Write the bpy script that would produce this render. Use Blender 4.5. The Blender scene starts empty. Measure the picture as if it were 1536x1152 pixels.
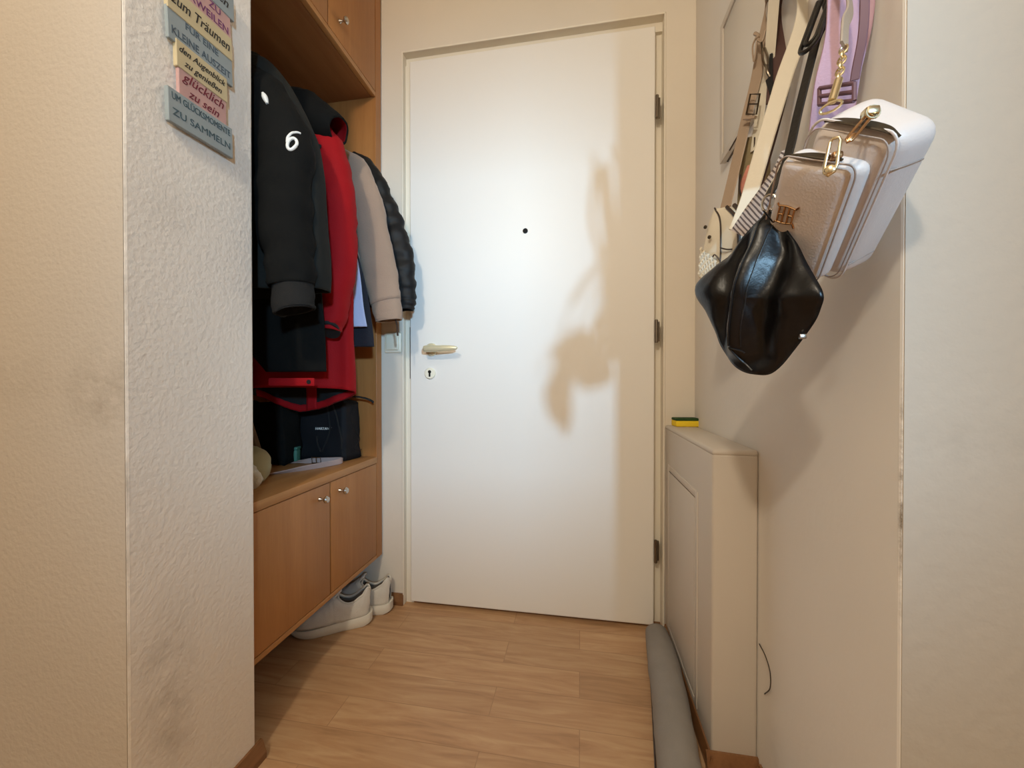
import bpy, bmesh, math, random
from mathutils import Vector, Matrix, noise
from mathutils.bvhtree import BVHTree
random.seed(4)
SC = bpy.context.scene
COL = SC.collection
PI = math.pi

# ------------------------------------------------------------------ helpers
def V(*a): return Vector(a[0]) if len(a) == 1 else Vector(a)

def lin(c):
    return tuple((x / 12.92 if x <= .04045 else ((x + .055) / 1.055) ** 2.4) for x in c)

def catmull(pts, n):
    """resample a list of equally long tuples as a smooth curve through them"""
    pts = [tuple(p) for p in pts]
    m = len(pts)
    if m < 3:
        return [tuple(a + (b - a) * i / n for a, b in zip(pts[0], pts[-1])) for i in range(n + 1)]
    out = []
    for i in range(n + 1):
        t = i / n * (m - 1); k = min(int(t), m - 2); u = t - k
        p1, p2 = pts[k], pts[k + 1]
        p0 = pts[k - 1] if k > 0 else tuple(2 * a - b for a, b in zip(p1, p2))
        p3 = pts[k + 2] if k + 2 < m else tuple(2 * b - a for a, b in zip(p1, p2))
        out.append(tuple(.5 * (2 * b + (c - a) * u + (2 * a - 5 * b + 4 * c - d) * u * u + (3 * b - a - 3 * c + d) * u ** 3)
                         for a, b, c, d in zip(p0, p1, p2, p3)))
    return out

def empty(name, loc, label, cat, group=None):
    o = bpy.data.objects.new(name, None); COL.objects.link(o)
    o.location = loc; o.empty_display_size = .05
    tag(o, label, cat, group)
    return o

def tag(o, label, cat, group=None):
    o['label'] = label; o['category'] = cat
    if group: o['group'] = group
    return o

class MB:
    def __init__(s): s.bm = bmesh.new()
    def add(s, verts, faces):
        vs = [s.bm.verts.new(v) for v in verts]
        for f in faces:
            try: s.bm.faces.new([vs[i] for i in f])
            except ValueError: pass
        return vs
    def box(s, lo, hi, bev=0, seg=2, M=None):
        t = bmesh.new(); bmesh.ops.create_cube(t, size=1)
        c = (V(lo) + V(hi)) / 2; d = V(hi) - V(lo)
        for v in t.verts: v.co = Vector((v.co.x * d.x, v.co.y * d.y, v.co.z * d.z)) + c
        if bev: bmesh.ops.bevel(t, geom=t.edges[:], offset=bev, segments=seg, profile=.5, affect='EDGES')
        s.merge(t, M); return s
    def merge(s, t, M=None):
        t.verts.ensure_lookup_table(); t.verts.index_update()
        vs = [s.bm.verts.new(M @ v.co if M else v.co) for v in t.verts]
        for f in t.faces:
            try: s.bm.faces.new([vs[v.index] for v in f.verts])
            except ValueError: pass
        t.free()
    def loft(s, rings, caps=True, closed=True):
        n = len(rings[0]); base = []
        for r in rings: base.append([s.bm.verts.new(p) for p in r])
        m = n if closed else n - 1
        for a, b in zip(base, base[1:]):
            for i in range(m):
                j = (i + 1) % n
                try: s.bm.faces.new((a[i], a[j], b[j], b[i]))
                except ValueError: pass
        if caps and closed:
            s.bm.faces.new(base[0][::-1]); s.bm.faces.new(base[-1])
        return base
    def tube(s, pts, r, n=10, smooth=0, caps=True, closed=False):
        if smooth: pts = catmull([tuple(p) for p in pts], smooth)
        pts = [V(p) for p in pts]; N = len(pts)
        rad = r if callable(r) else (lambda t: r)
        up = None; rings = []
        for i, p in enumerate(pts):
            if closed: t = (pts[(i + 1) % N] - pts[i - 1]).normalized()
            else: t = (pts[min(i + 1, N - 1)] - pts[max(i - 1, 0)]).normalized()
            if up is None:
                up = Vector((0, 0, 1)) if abs(t.z) < .9 else Vector((1, 0, 0))
            a = (up - t * up.dot(t)).normalized(); up = a; b = t.cross(a)
            q = rad(i / max(1, N - 1))
            rings.append([p + a * q * math.cos(2 * PI * k / n) + b * q * math.sin(2 * PI * k / n) for k in range(n)])
        if closed: rings.append(rings[0])
        s.loft(rings, caps and not closed)
        if closed: bmesh.ops.remove_doubles(s.bm, verts=s.bm.verts[:], dist=1e-6)
        return s
    def ribbon(s, pts, side, w, th, smooth=0, edge=True):
        """flat strap along pts; side = direction of its width (vector or list of vectors)"""
        if not isinstance(side, list): side = [side] * len(pts)
        rows = [tuple(p) + tuple(q) for p, q in zip(pts, side)]
        if smooth: rows = catmull(rows, smooth)
        N = len(rows); rings = []
        for i, rr in enumerate(rows):
            p = V(rr[:3]); a = V(rows[max(i - 1, 0)][:3]); b = V(rows[min(i + 1, N - 1)][:3])
            t = (b - a).normalized(); q = V(rr[3:6]); q = (q - t * q.dot(t)).normalized(); nn = t.cross(q)
            ww = w(i / (N - 1)) if callable(w) else w
            h, k = ww / 2, th / 2; e = min(k, h * .3)
            rings.append([p + q * x + nn * y for x, y in ((-h, 0), (-h + e, -k), (h - e, -k), (h, 0), (h - e, k), (-h + e, k))])
        s.loft(rings); return s
    def lathe(s, prof, origin, axis, n=24):
        """prof: (radius, along) pairs"""
        ax = V(axis).normalized(); u = ax.orthogonal().normalized(); w = ax.cross(u); o = V(origin)
        s.loft([[o + ax * h + (u * math.cos(2 * PI * k / n) + w * math.sin(2 * PI * k / n)) * max(r, 1e-5) for k in range(n)] for r, h in prof])
        return s
    def wrinkle(s, amp, sc, seed=0, stretch=(1, 1, 1), verts=None, fn=None):
        s.bm.normal_update()
        mv = []
        for v in (verts or s.bm.verts):
            q = Vector((v.co.x * stretch[0], v.co.y * stretch[1], v.co.z * stretch[2])) * sc + Vector((seed * 3.7, seed * 1.3, seed * 2.1))
            d = noise.fractal(q, .7, 2.0, 3)
            mv.append((v, v.normal * amp * d * (fn(v.co) if fn else 1)))
        for v, d in mv: v.co += d
        return s
    def build(s, name, m, parent=None, smooth=True, angle=40, solid=0, sub=0, kind=None):
        bmesh.ops.recalc_face_normals(s.bm, faces=s.bm.faces[:])
        me = bpy.data.meshes.new(name)
        if parent is not None:
            off = parent_loc(parent)
            bmesh.ops.translate(s.bm, verts=s.bm.verts[:], vec=-off)
        s.bm.to_mesh(me); s.bm.free()
        for p in me.polygons: p.use_smooth = smooth
        if smooth and angle < 180:
            me.set_sharp_from_angle(angle=math.radians(angle))
        ms = m if isinstance(m, list) else [m]
        for x in ms: me.materials.append(x)
        o = bpy.data.objects.new(name, me); COL.objects.link(o)
        if parent is not None: o.parent = parent
        if solid:
            md = o.modifiers.new('thickness', 'SOLIDIFY'); md.thickness = abs(solid); md.offset = 1 if solid > 0 else -1
            if len(ms) > 1: md.material_offset = 1; md.material_offset_rim = 0
        if sub:
            md = o.modifiers.new('smooth', 'SUBSURF'); md.levels = md.render_levels = sub
        if kind: o['kind'] = kind
        return o

def parent_loc(p):
    l = Vector((0, 0, 0))
    while p is not None:
        l += Vector(p.location); p = p.parent
    return l

def bvh(o):
    dg = bpy.context.evaluated_depsgraph_get(); dg.update()
    off = parent_loc(o)
    me = o.data
    return BVHTree.FromPolygons([v.co + off for v in me.vertices], [tuple(p.vertices) for p in me.polygons])

# ------------------------------------------------------------------ materials
def mat(name, col, rough=.6, metal=0, bump=0, bscale=60, vary=0, vscale=8, stretch=(1, 1, 1), sheen=0, coat=0, spec=.5, detail=4, alpha=1):
    m = bpy.data.materials.new(name); m.use_nodes = True
    nt = m.node_tree; N = nt.nodes; Lk = nt.links
    b = N['Principled BSDF']
    c = lin(col) + (1,)
    b.inputs['Base Color'].default_value = c
    b.inputs['Roughness'].default_value = rough
    b.inputs['Metallic'].default_value = metal
    b.inputs['Specular IOR Level'].default_value = spec
    if sheen: b.inputs['Sheen Weight'].default_value = sheen
    if coat: b.inputs['Coat Weight'].default_value = coat
    tc = N.new('ShaderNodeTexCoord'); mp = N.new('ShaderNodeMapping')
    mp.inputs['Scale'].default_value = stretch
    Lk.new(tc.outputs['Object'], mp.inputs['Vector'])
    if vary:
        nz = N.new('ShaderNodeTexNoise'); nz.inputs['Scale'].default_value = vscale; nz.inputs['Detail'].default_value = detail
        Lk.new(mp.outputs[0], nz.inputs['Vector'])
        mr = N.new('ShaderNodeMapRange'); mr.inputs[1].default_value = .3; mr.inputs[2].default_value = .7
        mr.inputs[3].default_value = 1 - vary; mr.inputs[4].default_value = 1 + vary
        Lk.new(nz.outputs['Fac'], mr.inputs[0])
        mx = N.new('ShaderNodeVectorMath'); mx.operation = 'SCALE'; mx.inputs[0].default_value = c[:3]
        Lk.new(mr.outputs[0], mx.inputs['Scale']); Lk.new(mx.outputs[0], b.inputs['Base Color'])
    if bump:
        nb = N.new('ShaderNodeTexNoise'); nb.inputs['Scale'].default_value = bscale; nb.inputs['Detail'].default_value = 3
        Lk.new(mp.outputs[0], nb.inputs['Vector'])
        bp = N.new('ShaderNodeBump'); bp.inputs['Strength'].default_value = bump; bp.inputs['Distance'].default_value = .002
        Lk.new(nb.outputs['Fac'], bp.inputs['Height']); Lk.new(bp.outputs[0], b.inputs['Normal'])
    return m

def wall_mat(name, col, stains=(), bump=.5, bscale=90, dirt=(.42, .36, .28)):
    """painted plaster; stains = (centre, radii, strength, noise scale): smudges and chips of dirt"""
    m = mat(name, col, rough=.75, bump=bump, bscale=bscale, vary=.035, vscale=2.2)
    nt = m.node_tree; N = nt.nodes; Lk = nt.links; b = N['Principled BSDF']
    src = b.inputs['Base Color'].links[0].from_socket
    tc = N.new('ShaderNodeTexCoord')
    for cen, rad, st, ns in stains:
        mp = N.new('ShaderNodeMapping'); mp.vector_type = 'POINT'
        mp.inputs['Location'].default_value = [-c / r for c, r in zip(cen, rad)]
        mp.inputs['Scale'].default_value = [1 / r for r in rad]
        Lk.new(tc.outputs['Object'], mp.inputs['Vector'])
        ln = N.new('ShaderNodeVectorMath'); ln.operation = 'LENGTH'; Lk.new(mp.outputs[0], ln.inputs[0])
        mr = N.new('ShaderNodeMapRange'); mr.interpolation_type = 'SMOOTHSTEP'
        mr.inputs[1].default_value = 1; mr.inputs[2].default_value = 0; mr.inputs[3].default_value = 0; mr.inputs[4].default_value = 1
        Lk.new(ln.outputs['Value'], mr.inputs[0])
        nz = N.new('ShaderNodeTexNoise'); nz.inputs['Scale'].default_value = ns; nz.inputs['Detail'].default_value = 6; nz.inputs['Roughness'].default_value = .7
        Lk.new(tc.outputs['Object'], nz.inputs['Vector'])
        m2 = N.new('ShaderNodeMapRange'); m2.inputs[1].default_value = .38; m2.inputs[2].default_value = .68
        Lk.new(nz.outputs['Fac'], m2.inputs[0])
        mu = N.new('ShaderNodeMath'); mu.operation = 'MULTIPLY'; Lk.new(mr.outputs[0], mu.inputs[0]); Lk.new(m2.outputs[0], mu.inputs[1])
        mu2 = N.new('ShaderNodeMath'); mu2.operation = 'MULTIPLY'; Lk.new(mu.outputs[0], mu2.inputs[0]); mu2.inputs[1].default_value = st
        mix = N.new('ShaderNodeMix'); mix.data_type = 'RGBA'
        Lk.new(mu2.outputs[0], mix.inputs['Factor']); Lk.new(src, mix.inputs['A']); mix.inputs['B'].default_value = lin(dirt) + (1,)
        src = mix.outputs['Result']
    Lk.new(src, b.inputs['Base Color'])
    return m

def wood_mat(name, c1, c2, axis='z', rough=.45, grain=1.0):
    m = mat(name, c1, rough=rough)
    nt = m.node_tree; N = nt.nodes; Lk = nt.links; b = N['Principled BSDF']
    tc = N.new('ShaderNodeTexCoord'); mp = N.new('ShaderNodeMapping')
    s = {'z': (9, 9, .7), 'y': (9, .7, 9), 'x': (.7, 9, 9)}[axis]
    mp.inputs['Scale'].default_value = s
    Lk.new(tc.outputs['Object'], mp.inputs['Vector'])
    nz = N.new('ShaderNodeTexNoise'); nz.inputs['Scale'].default_value = 2.2; nz.inputs['Detail'].default_value = 8; nz.inputs['Distortion'].default_value = .6
    Lk.new(mp.outputs[0], nz.inputs['Vector'])
    n2 = N.new('ShaderNodeTexNoise'); n2.inputs['Scale'].default_value = 26; n2.inputs['Detail'].default_value = 3
    Lk.new(mp.outputs[0], n2.inputs['Vector'])
    ad = N.new('ShaderNodeMath'); ad.operation = 'MULTIPLY_ADD'; ad.inputs[1].default_value = .35; Lk.new(n2.outputs['Fac'], ad.inputs[0]); Lk.new(nz.outputs['Fac'], ad.inputs[2])
    cr = N.new('ShaderNodeValToRGB'); cr.color_ramp.elements[0].position = .42; cr.color_ramp.elements[1].position = .95
    cr.color_ramp.elements[0].color = lin(c1) + (1,); cr.color_ramp.elements[1].color = lin(c2) + (1,)
    Lk.new(ad.outputs[0], cr.inputs[0]); Lk.new(cr.outputs[0], b.inputs['Base Color'])
    bp = N.new('ShaderNodeBump'); bp.inputs['Strength'].default_value = .12 * grain; bp.inputs['Distance'].default_value = .001
    Lk.new(n2.outputs['Fac'], bp.inputs['Height']); Lk.new(bp.outputs[0], b.inputs['Normal'])
    return m

def floor_mat():
    m = mat('laminate_floor', (.6, .45, .3), rough=.4)
    nt = m.node_tree; N = nt.nodes; Lk = nt.links; b = N['Principled BSDF']
    tc = N.new('ShaderNodeTexCoord')
    br = N.new('ShaderNodeTexBrick')
    br.inputs['Scale'].default_value = 1; br.inputs['Brick Width'].default_value = .62; br.inputs['Row Height'].default_value = .098
    br.inputs['Mortar Size'].default_value = .0011; br.inputs['Mortar Smooth'].default_value = .3; br.inputs['Bias'].default_value = 0
    br.offset = .37; br.offset_frequency = 2
    br.inputs['Color1'].default_value = (0, 0, 0, 1); br.inputs['Color2'].default_value = (1, 1, 1, 1); br.inputs['Mortar'].default_value = (.5, .5, .5, 1)
    Lk.new(tc.outputs['Object'], br.inputs['Vector'])
    mp = N.new('ShaderNodeMapping'); mp.inputs['Scale'].default_value = (1.3, 11, 1)
    Lk.new(tc.outputs['Object'], mp.inputs['Vector'])
    # every board gets its own grain
    sc = N.new('ShaderNodeVectorMath'); sc.operation = 'MULTIPLY_ADD'; sc.inputs[1].default_value = (7, 3, 5)
    Lk.new(br.outputs['Color'], sc.inputs[0]); Lk.new(mp.outputs[0], sc.inputs[2])
    nz = N.new('ShaderNodeTexNoise'); nz.inputs['Scale'].default_value = 3.2; nz.inputs['Detail'].default_value = 9; nz.inputs['Roughness'].default_value = .62; nz.inputs['Distortion'].default_value = .9
    Lk.new(sc.outputs[0], nz.inputs['Vector'])
    cr = N.new('ShaderNodeValToRGB'); e = cr.color_ramp.elements
    e[0].position = .25; e[0].color = lin((.60, .46, .33)) + (1,); e[1].position = .75; e[1].color = lin((.78, .65, .50)) + (1,)
    x = e.new(.45); x.color = lin((.70, .55, .405)) + (1,)
    Lk.new(nz.outputs['Fac'], cr.inputs[0])
    hs = N.new('ShaderNodeMapRange'); hs.inputs[3].default_value = .93; hs.inputs[4].default_value = 1.06
    Lk.new(br.outputs['Color'], hs.inputs[0])
    mx = N.new('ShaderNodeVectorMath'); mx.operation = 'SCALE'; Lk.new(cr.outputs[0], mx.inputs[0]); Lk.new(hs.outputs[0], mx.inputs['Scale'])
    mo = N.new('ShaderNodeMix'); mo.data_type = 'RGBA'; mo.inputs['B'].default_value = lin((.42, .28, .17)) + (1,)
    mf = N.new('ShaderNodeMath'); mf.operation = 'MULTIPLY'; mf.inputs[1].default_value = .4; Lk.new(br.outputs['Fac'], mf.inputs[0])
    Lk.new(mf.outputs[0], mo.inputs['Factor']); Lk.new(mx.outputs[0], mo.inputs['A'])
    Lk.new(mo.outputs['Result'], b.inputs['Base Color'])
    bp = N.new('ShaderNodeBump'); bp.inputs['Strength'].default_value = .1; bp.inputs['Distance'].default_value = .001
    Lk.new(nz.outputs['Fac'], bp.inputs['Height']); Lk.new(bp.outputs[0], b.inputs['Normal'])
    return m

WALLC = (.78, .755, .715)
M = dict(
    wall=wall_mat('wall_plaster', WALLC),
    wallL=wall_mat('pillar_plaster_lit', (.90, .87, .83), bump=.75, bscale=110, stains=[  # same paint as the adjoining wall, lightened to imitate light on the pillar
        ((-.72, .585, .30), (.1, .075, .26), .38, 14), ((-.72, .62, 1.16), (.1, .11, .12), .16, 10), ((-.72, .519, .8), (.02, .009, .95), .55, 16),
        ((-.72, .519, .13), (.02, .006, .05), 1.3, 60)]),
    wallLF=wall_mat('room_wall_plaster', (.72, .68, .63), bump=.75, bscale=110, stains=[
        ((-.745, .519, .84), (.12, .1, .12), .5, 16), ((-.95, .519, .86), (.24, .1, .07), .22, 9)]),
    wallR=wall_mat('right_wall_plaster', (.86, .84, .81), bump=.22, bscale=70, stains=[
        ((.382, .548, .72), (.02, .006, .22), 1.1, 70), ((.382, .548, .37), (.02, .009, .02), 1.6, 60), ((.382, .85, .12), (.1, .06, .1), .14, 12)]),
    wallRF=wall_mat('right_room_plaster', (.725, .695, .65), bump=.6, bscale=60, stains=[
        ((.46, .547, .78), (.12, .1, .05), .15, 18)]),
    wallF=wall_mat('door_wall_plaster', (.86, .825, .77), bump=.15, bscale=60),
    ceil=mat('ceiling_paint', (.88, .86, .82), rough=.85),
    floor=floor_mat(),
    beech=wood_mat('beech_veneer', (.61, .395, .205), (.69, .475, .265)),
    beechy=wood_mat('beech_board', (.62, .42, .235), (.73, .53, .32), axis='y'),
    beechu=wood_mat('beech_shaded_underside', (.52, .33, .18), (.62, .42, .25), axis='y'),  # darker copy of the beech; shade under the cabinets is put into the colour
    skirt=wood_mat('skirting_wood', (.44, .29, .17), (.55, .39, .25), axis='y'),
    door=mat('door_lacquer', (.91, .90, .88), rough=.42, bump=.03, bscale=300),
    frame=mat('frame_lacquer', (.89, .86, .80), rough=.4),
    dark=mat('dark_gap', (.08, .07, .06), rough=.9),
    brass=mat('handle_champagne', (.86, .83, .70), rough=.3, metal=.35),
    ivory=mat('ivory_plastic', (.93, .91, .84), rough=.4),
    switch=mat('switch_plastic', (.90, .88, .80), rough=.35),
    chrome=mat('chrome', (.75, .73, .70), rough=.22, metal=1),
    hinge=mat('hinge_steel', (.50, .46, .41), rough=.3, metal=1),
    gold=mat('gold_metal', (.90, .84, .70), rough=.25, metal=1),
    rosegold=mat('rose_gold', (.78, .62, .46), rough=.25, metal=1),
    blackfab=mat('black_fabric', (.062, .062, .058), rough=.9, bump=.3, bscale=240, vary=.15, vscale=10, spec=.15),
    softshell=mat('softshell_black', (.105, .108, .10), rough=.85, bump=.25, bscale=320, vary=.12, vscale=7, spec=.2),
    cuff=mat('charcoal_knit', (.14, .135, .13), rough=.95, spec=.15, bump=.7, bscale=200, stretch=(4, 4, .6)),
    liner=mat('black_lining', (.05, .045, .045), rough=.8),
    red=mat('red_fabric', (.58, .045, .075), rough=.8, bump=.25, bscale=300, vary=.08, vscale=6, spec=.2),
    beige=mat('beige_fleece', (.60, .51, .44), rough=.9, bump=.5, bscale=260, vary=.06, vscale=6, sheen=.15),
    shirt=mat('pale_blue_shirt', (.70, .74, .86), rough=.8, bump=.2, bscale=300),
    navy=mat('navy_fabric', (.09, .09, .13), rough=.8, bump=.3, bscale=200),
    puffer=mat('puffer_nylon', (.06, .06, .065), rough=.6, bump=.2, bscale=90, spec=.3),
    white=mat('print_white', (.88, .88, .86), rough=.6),
    nylon=mat('black_nylon', (.07, .07, .085), rough=.7, spec=.25, bump=.3, bscale=400),
    mint=mat('mint_tin', (.26, .46, .40), rough=.45),
    card=mat('brown_card', (.40, .30, .20), rough=.85),
    capf=mat('olive_beige_cloth', (.62, .58, .44), rough=.9, bump=.4, bscale=180),
    plush=mat('cream_plush', (.72, .68, .60), rough=1, bump=1, bscale=120, sheen=.3),
    belt=mat('mauve_belt', (.66, .58, .56), rough=.55),
    shoe=mat('shoe_mesh', (.82, .80, .76), rough=.8, bump=.5, bscale=350),
    sole=mat('shoe_sole', (.86, .84, .79), rough=.6),
    shoein=mat('shoe_lining', (.50, .47, .44), rough=.9),
    sponge=mat('yellow_foam', (.93, .80, .18), rough=.95, bump=.8, bscale=260),
    scour=mat('green_scourer', (.16, .28, .12), rough=1, bump=1, bscale=300),
    boxw=mat('box_white', (.77, .735, .69), rough=.5, bump=.06, bscale=80),
    groove=mat('groove_grey', (.45, .41, .36), rough=.8),
    felt=mat('grey_felt', (.54, .52, .50), rough=.95, bump=.6, bscale=160, vary=.07, vscale=12),
    wire=mat('brown_wire', (.20, .16, .13), rough=.5),
    panel=mat('panel_grey', (.80, .775, .735), rough=.35),
    blush=mat('blush_leather', (.81, .775, .755), rough=.45, bump=.18, bscale=420),
    blushd=mat('blush_edge', (.62, .56, .52), rough=.5),
    zipd=mat('zip_dark', (.22, .17, .10), rough=.5, metal=.4),
    black=mat('black_leather', (.022, .022, .026), rough=.36, bump=.15, bscale=220, spec=.38),
    blackm=mat('black_strap', (.07, .065, .06), rough=.4, bump=.2, bscale=200),
    cream=mat('cream_leather', (.84, .81, .74), rough=.45, bump=.15, bscale=220),
    creamd=mat('cream_fringe', (.80, .77, .70), rough=.8, bump=.6, bscale=140),
    taupe=mat('taupe_leather', (.62, .54, .46), rough=.55, bump=.2, bscale=200),
    olive=mat('olive_canvas', (.55, .49, .36), rough=.8, bump=.4, bscale=200),
    brown=mat('brown_leather', (.28, .17, .15), rough=.5, bump=.2, bscale=200),
    edge=mat('dark_edge_paint', (.22, .17, .14), rough=.5),
    lilac=mat('lilac_webbing', (.72, .60, .68), rough=.7, bump=.4, bscale=260),
    lilacd=mat('plum_webbing', (.42, .30, .34), rough=.6),
    coral=mat('coral_cloth', (.80, .53, .46), rough=.8, bump=.3, bscale=200, vary=.12, vscale=40),
    woven=mat('grey_white_weave', (.72, .68, .65), rough=.85, bump=.6, bscale=300),
    weaved=mat('woven_line', (.32, .28, .28), rough=.85),
    signblue=mat('sign_blue_grey', (.56, .59, .59), rough=.7, vary=.06, vscale=20),
    signcream=mat('sign_cream', (.76, .69, .54), rough=.7, vary=.06, vscale=20),
    signpink=mat('sign_pink', (.74, .58, .55), rough=.7, vary=.06, vscale=20),
    signedge=mat('sign_fibreboard', (.42, .35, .28), rough=.85),
    ink=mat('ink_black', (.13, .12, .12), rough=.7),
    inkplum=mat('ink_plum', (.42, .20, .38), rough=.7),
    inkred=mat('ink_maroon', (.42, .12, .18), rough=.7),
    inkblue=mat('ink_slate', (.30, .35, .39), rough=.7),
    inkteal=mat('ink_teal', (.25, .33, .36), rough=.7),
    lampg=mat('lamp_glass', (.95, .93, .88), rough=.3),
)

def two_tone(name, m_front, m_lines, axis, scale, width=.5):
    """woven cloth: two colours in fine diagonal lines"""
    m = mat(name, m_front, rough=.85, bump=.5, bscale=300)
    nt = m.node_tree; N = nt.nodes; Lk = nt.links; b = N['Principled BSDF']
    tc = N.new('ShaderNodeTexCoord'); mp = N.new('ShaderNodeMapping'); mp.inputs['Rotation'].default_value = axis
    wv = N.new('ShaderNodeTexWave'); wv.inputs['Scale'].default_value = scale; wv.inputs['Distortion'].default_value = 1.2
    Lk.new(tc.outputs['Object'], mp.inputs[0]); Lk.new(mp.outputs[0], wv.inputs['Vector'])
    cr = N.new('ShaderNodeValToRGB'); cr.color_ramp.elements[0].position = .25; cr.color_ramp.elements[1].position = .5
    cr.color_ramp.elements[0].color = lin(m_lines) + (1,); cr.color_ramp.elements[1].color = lin(m_front) + (1,)
    Lk.new(wv.outputs['Fac'], cr.inputs[0]); Lk.new(cr.outputs[0], b.inputs['Base Color'])
    return m

# ------------------------------------------------------------------ setting
D = 1.42            # plane of the door wall
XL, XR = -.72, .382 # the two side walls of the entry
YL, YR = .519, .547 # where they meet the room
H = 2.52
def struct(name, mb, m, **k):
    return mb.build(name, m, smooth=False, kind='structure', **k)

struct('floor', MB().box((-2.3, -3.1, -.06), (2.2, 1.6, 0)), M['floor'])
struct('ceiling', MB().box((-2.3, -3.1, H), (2.2, 1.6, H + .06)), M['ceil'])
# door wall with its opening
OX0, OX1, OZ = -.668, .283, 2.108
w = MB(); w.box((-1.4, D, 0), (OX0, D + .14, H)); w.box((OX1, D, 0), (.52, D + .14, H)); w.box((OX0, D, OZ), (OX1, D + .14, H))
struct('wall_far', w, M['wallF'])
struct('wall_right', MB().box((XR, YR + .0005, 0), (XR + .14, D, H), .004, 2), M['wallR'])
struct('wall_right_room', MB().box((XR + .002, YR, 0), (2.2, YR + .1, H)), M['wallRF'])
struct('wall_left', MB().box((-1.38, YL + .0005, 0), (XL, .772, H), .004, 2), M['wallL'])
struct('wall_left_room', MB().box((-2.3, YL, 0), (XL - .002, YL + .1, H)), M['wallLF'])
struct('wall_niche', MB().box((-1.40, .772, 0), (-1.30, D, H)), M['wall'])
struct('wall_room_left', MB().box((-2.3, -3.1, 0), (-2.2, YL, H)), M['wall'])
struct('wall_room_right', MB().box((2.1, -3.1, 0), (2.2, YR, H)), M['wall'])
struct('wall_room_rear', MB().box((-2.3, -3.1, 0), (2.2, -3.0, H)), M['wall'])
struct('wall_lintel', MB().box((XL, YL + .001, 2.42), (XR, .66, H)), M['wall'])
w = MB(); w.box((-2.3, -1.39, 0), (.68, -1.35, H)); w.box((1.0, -1.39, 0), (2.2, -1.35, H)); w.box((.68, -1.39, 1.585), (1.0, -1.35, H)); w.box((.68, -1.39, 0), (1.0, -1.35, 1.25))
struct('wall_added_beam_mask', w, M['wall'])  # unseen wall added behind the camera; its opening shapes the daylight beam

def skirting(name, a, b, nrm, h=.04, t=.014):
    a = V(a); b = V(b); n = V(nrm); up = Vector((0, 0, 1))
    prof = [(0, 0), (t, 0), (t, h * .35), (t * .6, h * .75), (t * .35, h), (0, h)]
    mb = MB(); mb.loft([[p + n * x + up * z for x, z in prof] for p in (a, b)])
    return mb.build(name, M['skirt'], smooth=False, kind='structure')
skirting('baseboard_left', (XL, YL, 0), (XL, .786, 0), (1, 0, 0), .042, .016)
skirting('baseboard_left_room', (-2.2, YL, 0), (XL + .016, YL, 0), (0, -1, 0), .042, .016)
skirting('baseboard_far', (-1.3, D, 0), (OX0 + .002, D, 0), (0, -1, 0), .042, .014)
skirting('baseboard_right', (XR, .913, 0), (XR, YR, 0), (-1, 0, 0), .042, .014)
skirting('baseboard_right_room', (XR - .014, YR, 0), (2.1, YR, 0), (0, -1, 0), .042, .014)

# ---- entrance door: steel frame + leaf with its fittings
fr = MB()
fr.box((OX0 - .002, D - .006, 0), (OX0 + .004, D + .05, OZ), .002)
fr.box((OX1 - .003, D - .006, 0), (OX1 + .003, D + .05, OZ + .002), .002)
fr.box((OX0 - .002, D - .006, OZ - .004), (OX1 + .003, D + .05, OZ + .003), .002)
# rebate strips behind the leaf edge
fr.box((OX0, D + .0185, 0), (OX0 + .034, D + .06, OZ - .036)); fr.box((OX1 - .034, D + .040, 0), (OX1, D + .06, OZ - .036)); fr.box((OX0, D + .026, OZ - .036), (OX1, D + .06, OZ))
frame = struct('trim_door_frame', fr, M['frame'])
sp = MB().box((-.6485, D + .0165, .868), (-.6405, D + .0195, 1.067)); st = sp.build('strike_plate', M['hinge'], frame, smooth=False)
LX0, LX1 = -.641, .253
LY0, LY1 = D + .003, D + .05
leaf = struct('door_1', MB().box((LX0, LY0, .012), (LX1, LY1, 2.075), .004, 3), M['door'])
def knob_lathe(prof, o, ax, n=28): return MB().lathe(prof, o, ax, n)
hx, hz = -0.5543, .978
h = MB()
h.lathe([(0, 0), (.0245, 0), (.0245, .004), (.022, .008), (.012, .009), (.0105, .014), (.0105, .036)], (hx, LY0, hz), (0, -1, 0))
rosette = h.build('handle_rosette', M['brass'], leaf)
h = MB()
rg = []
for t, (x, y, rw, rh) in enumerate(catmull([(-.016, .041, .002, .004), (-.0135, .042, .0105, .011), (-.004, .044, .0115, .0125), (.02, .046, .010, .0125), (.06, .048, .0085, .0115), (.095, .048, .007, .0095), (.112, .047, .005, .006), (.117, .0465, .001, .001)], 28)):
    c = V(hx + x, LY0 - y, hz + (.001 if x > .05 else 0))
    rg.append([c + Vector((0, rw * math.cos(a), rh * math.sin(a))) for a in [2 * PI * k / 18 for k in range(18)]])
h.loft(rg)
h.build('door_handle', M['brass'], leaf, angle=60)
kx, kz = -.5595, .888
k = MB().lathe([(0, 0), (.0215, 0), (.0215, .004), (.019, .007), (0, .0075)], (kx, LY0, kz), (0, -1, 0), 32)
esc = k.build('key_escutcheon', M['ivory'], leaf)
k = MB(); k.lathe([(0, 0), (.0062, 0), (.0062, .0012), (0, .0012)], (kx, LY0 - .0074, kz + .006), (0, -1, 0)); k.box((kx - .0034, LY0 - .0086, kz - .0125), (kx + .0034, LY0 - .0074, kz + .005), .001)
k.build('keyhole', M['dark'], esc)
p = MB().lathe([(0, 0), (.0092, 0), (.0092, .0025), (.0075, .0035), (.006, .002), (0, .0015)], (-.196, LY0, 1.4035), (0, -1, 0))
p.build('peephole', M['dark'], leaf)
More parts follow.
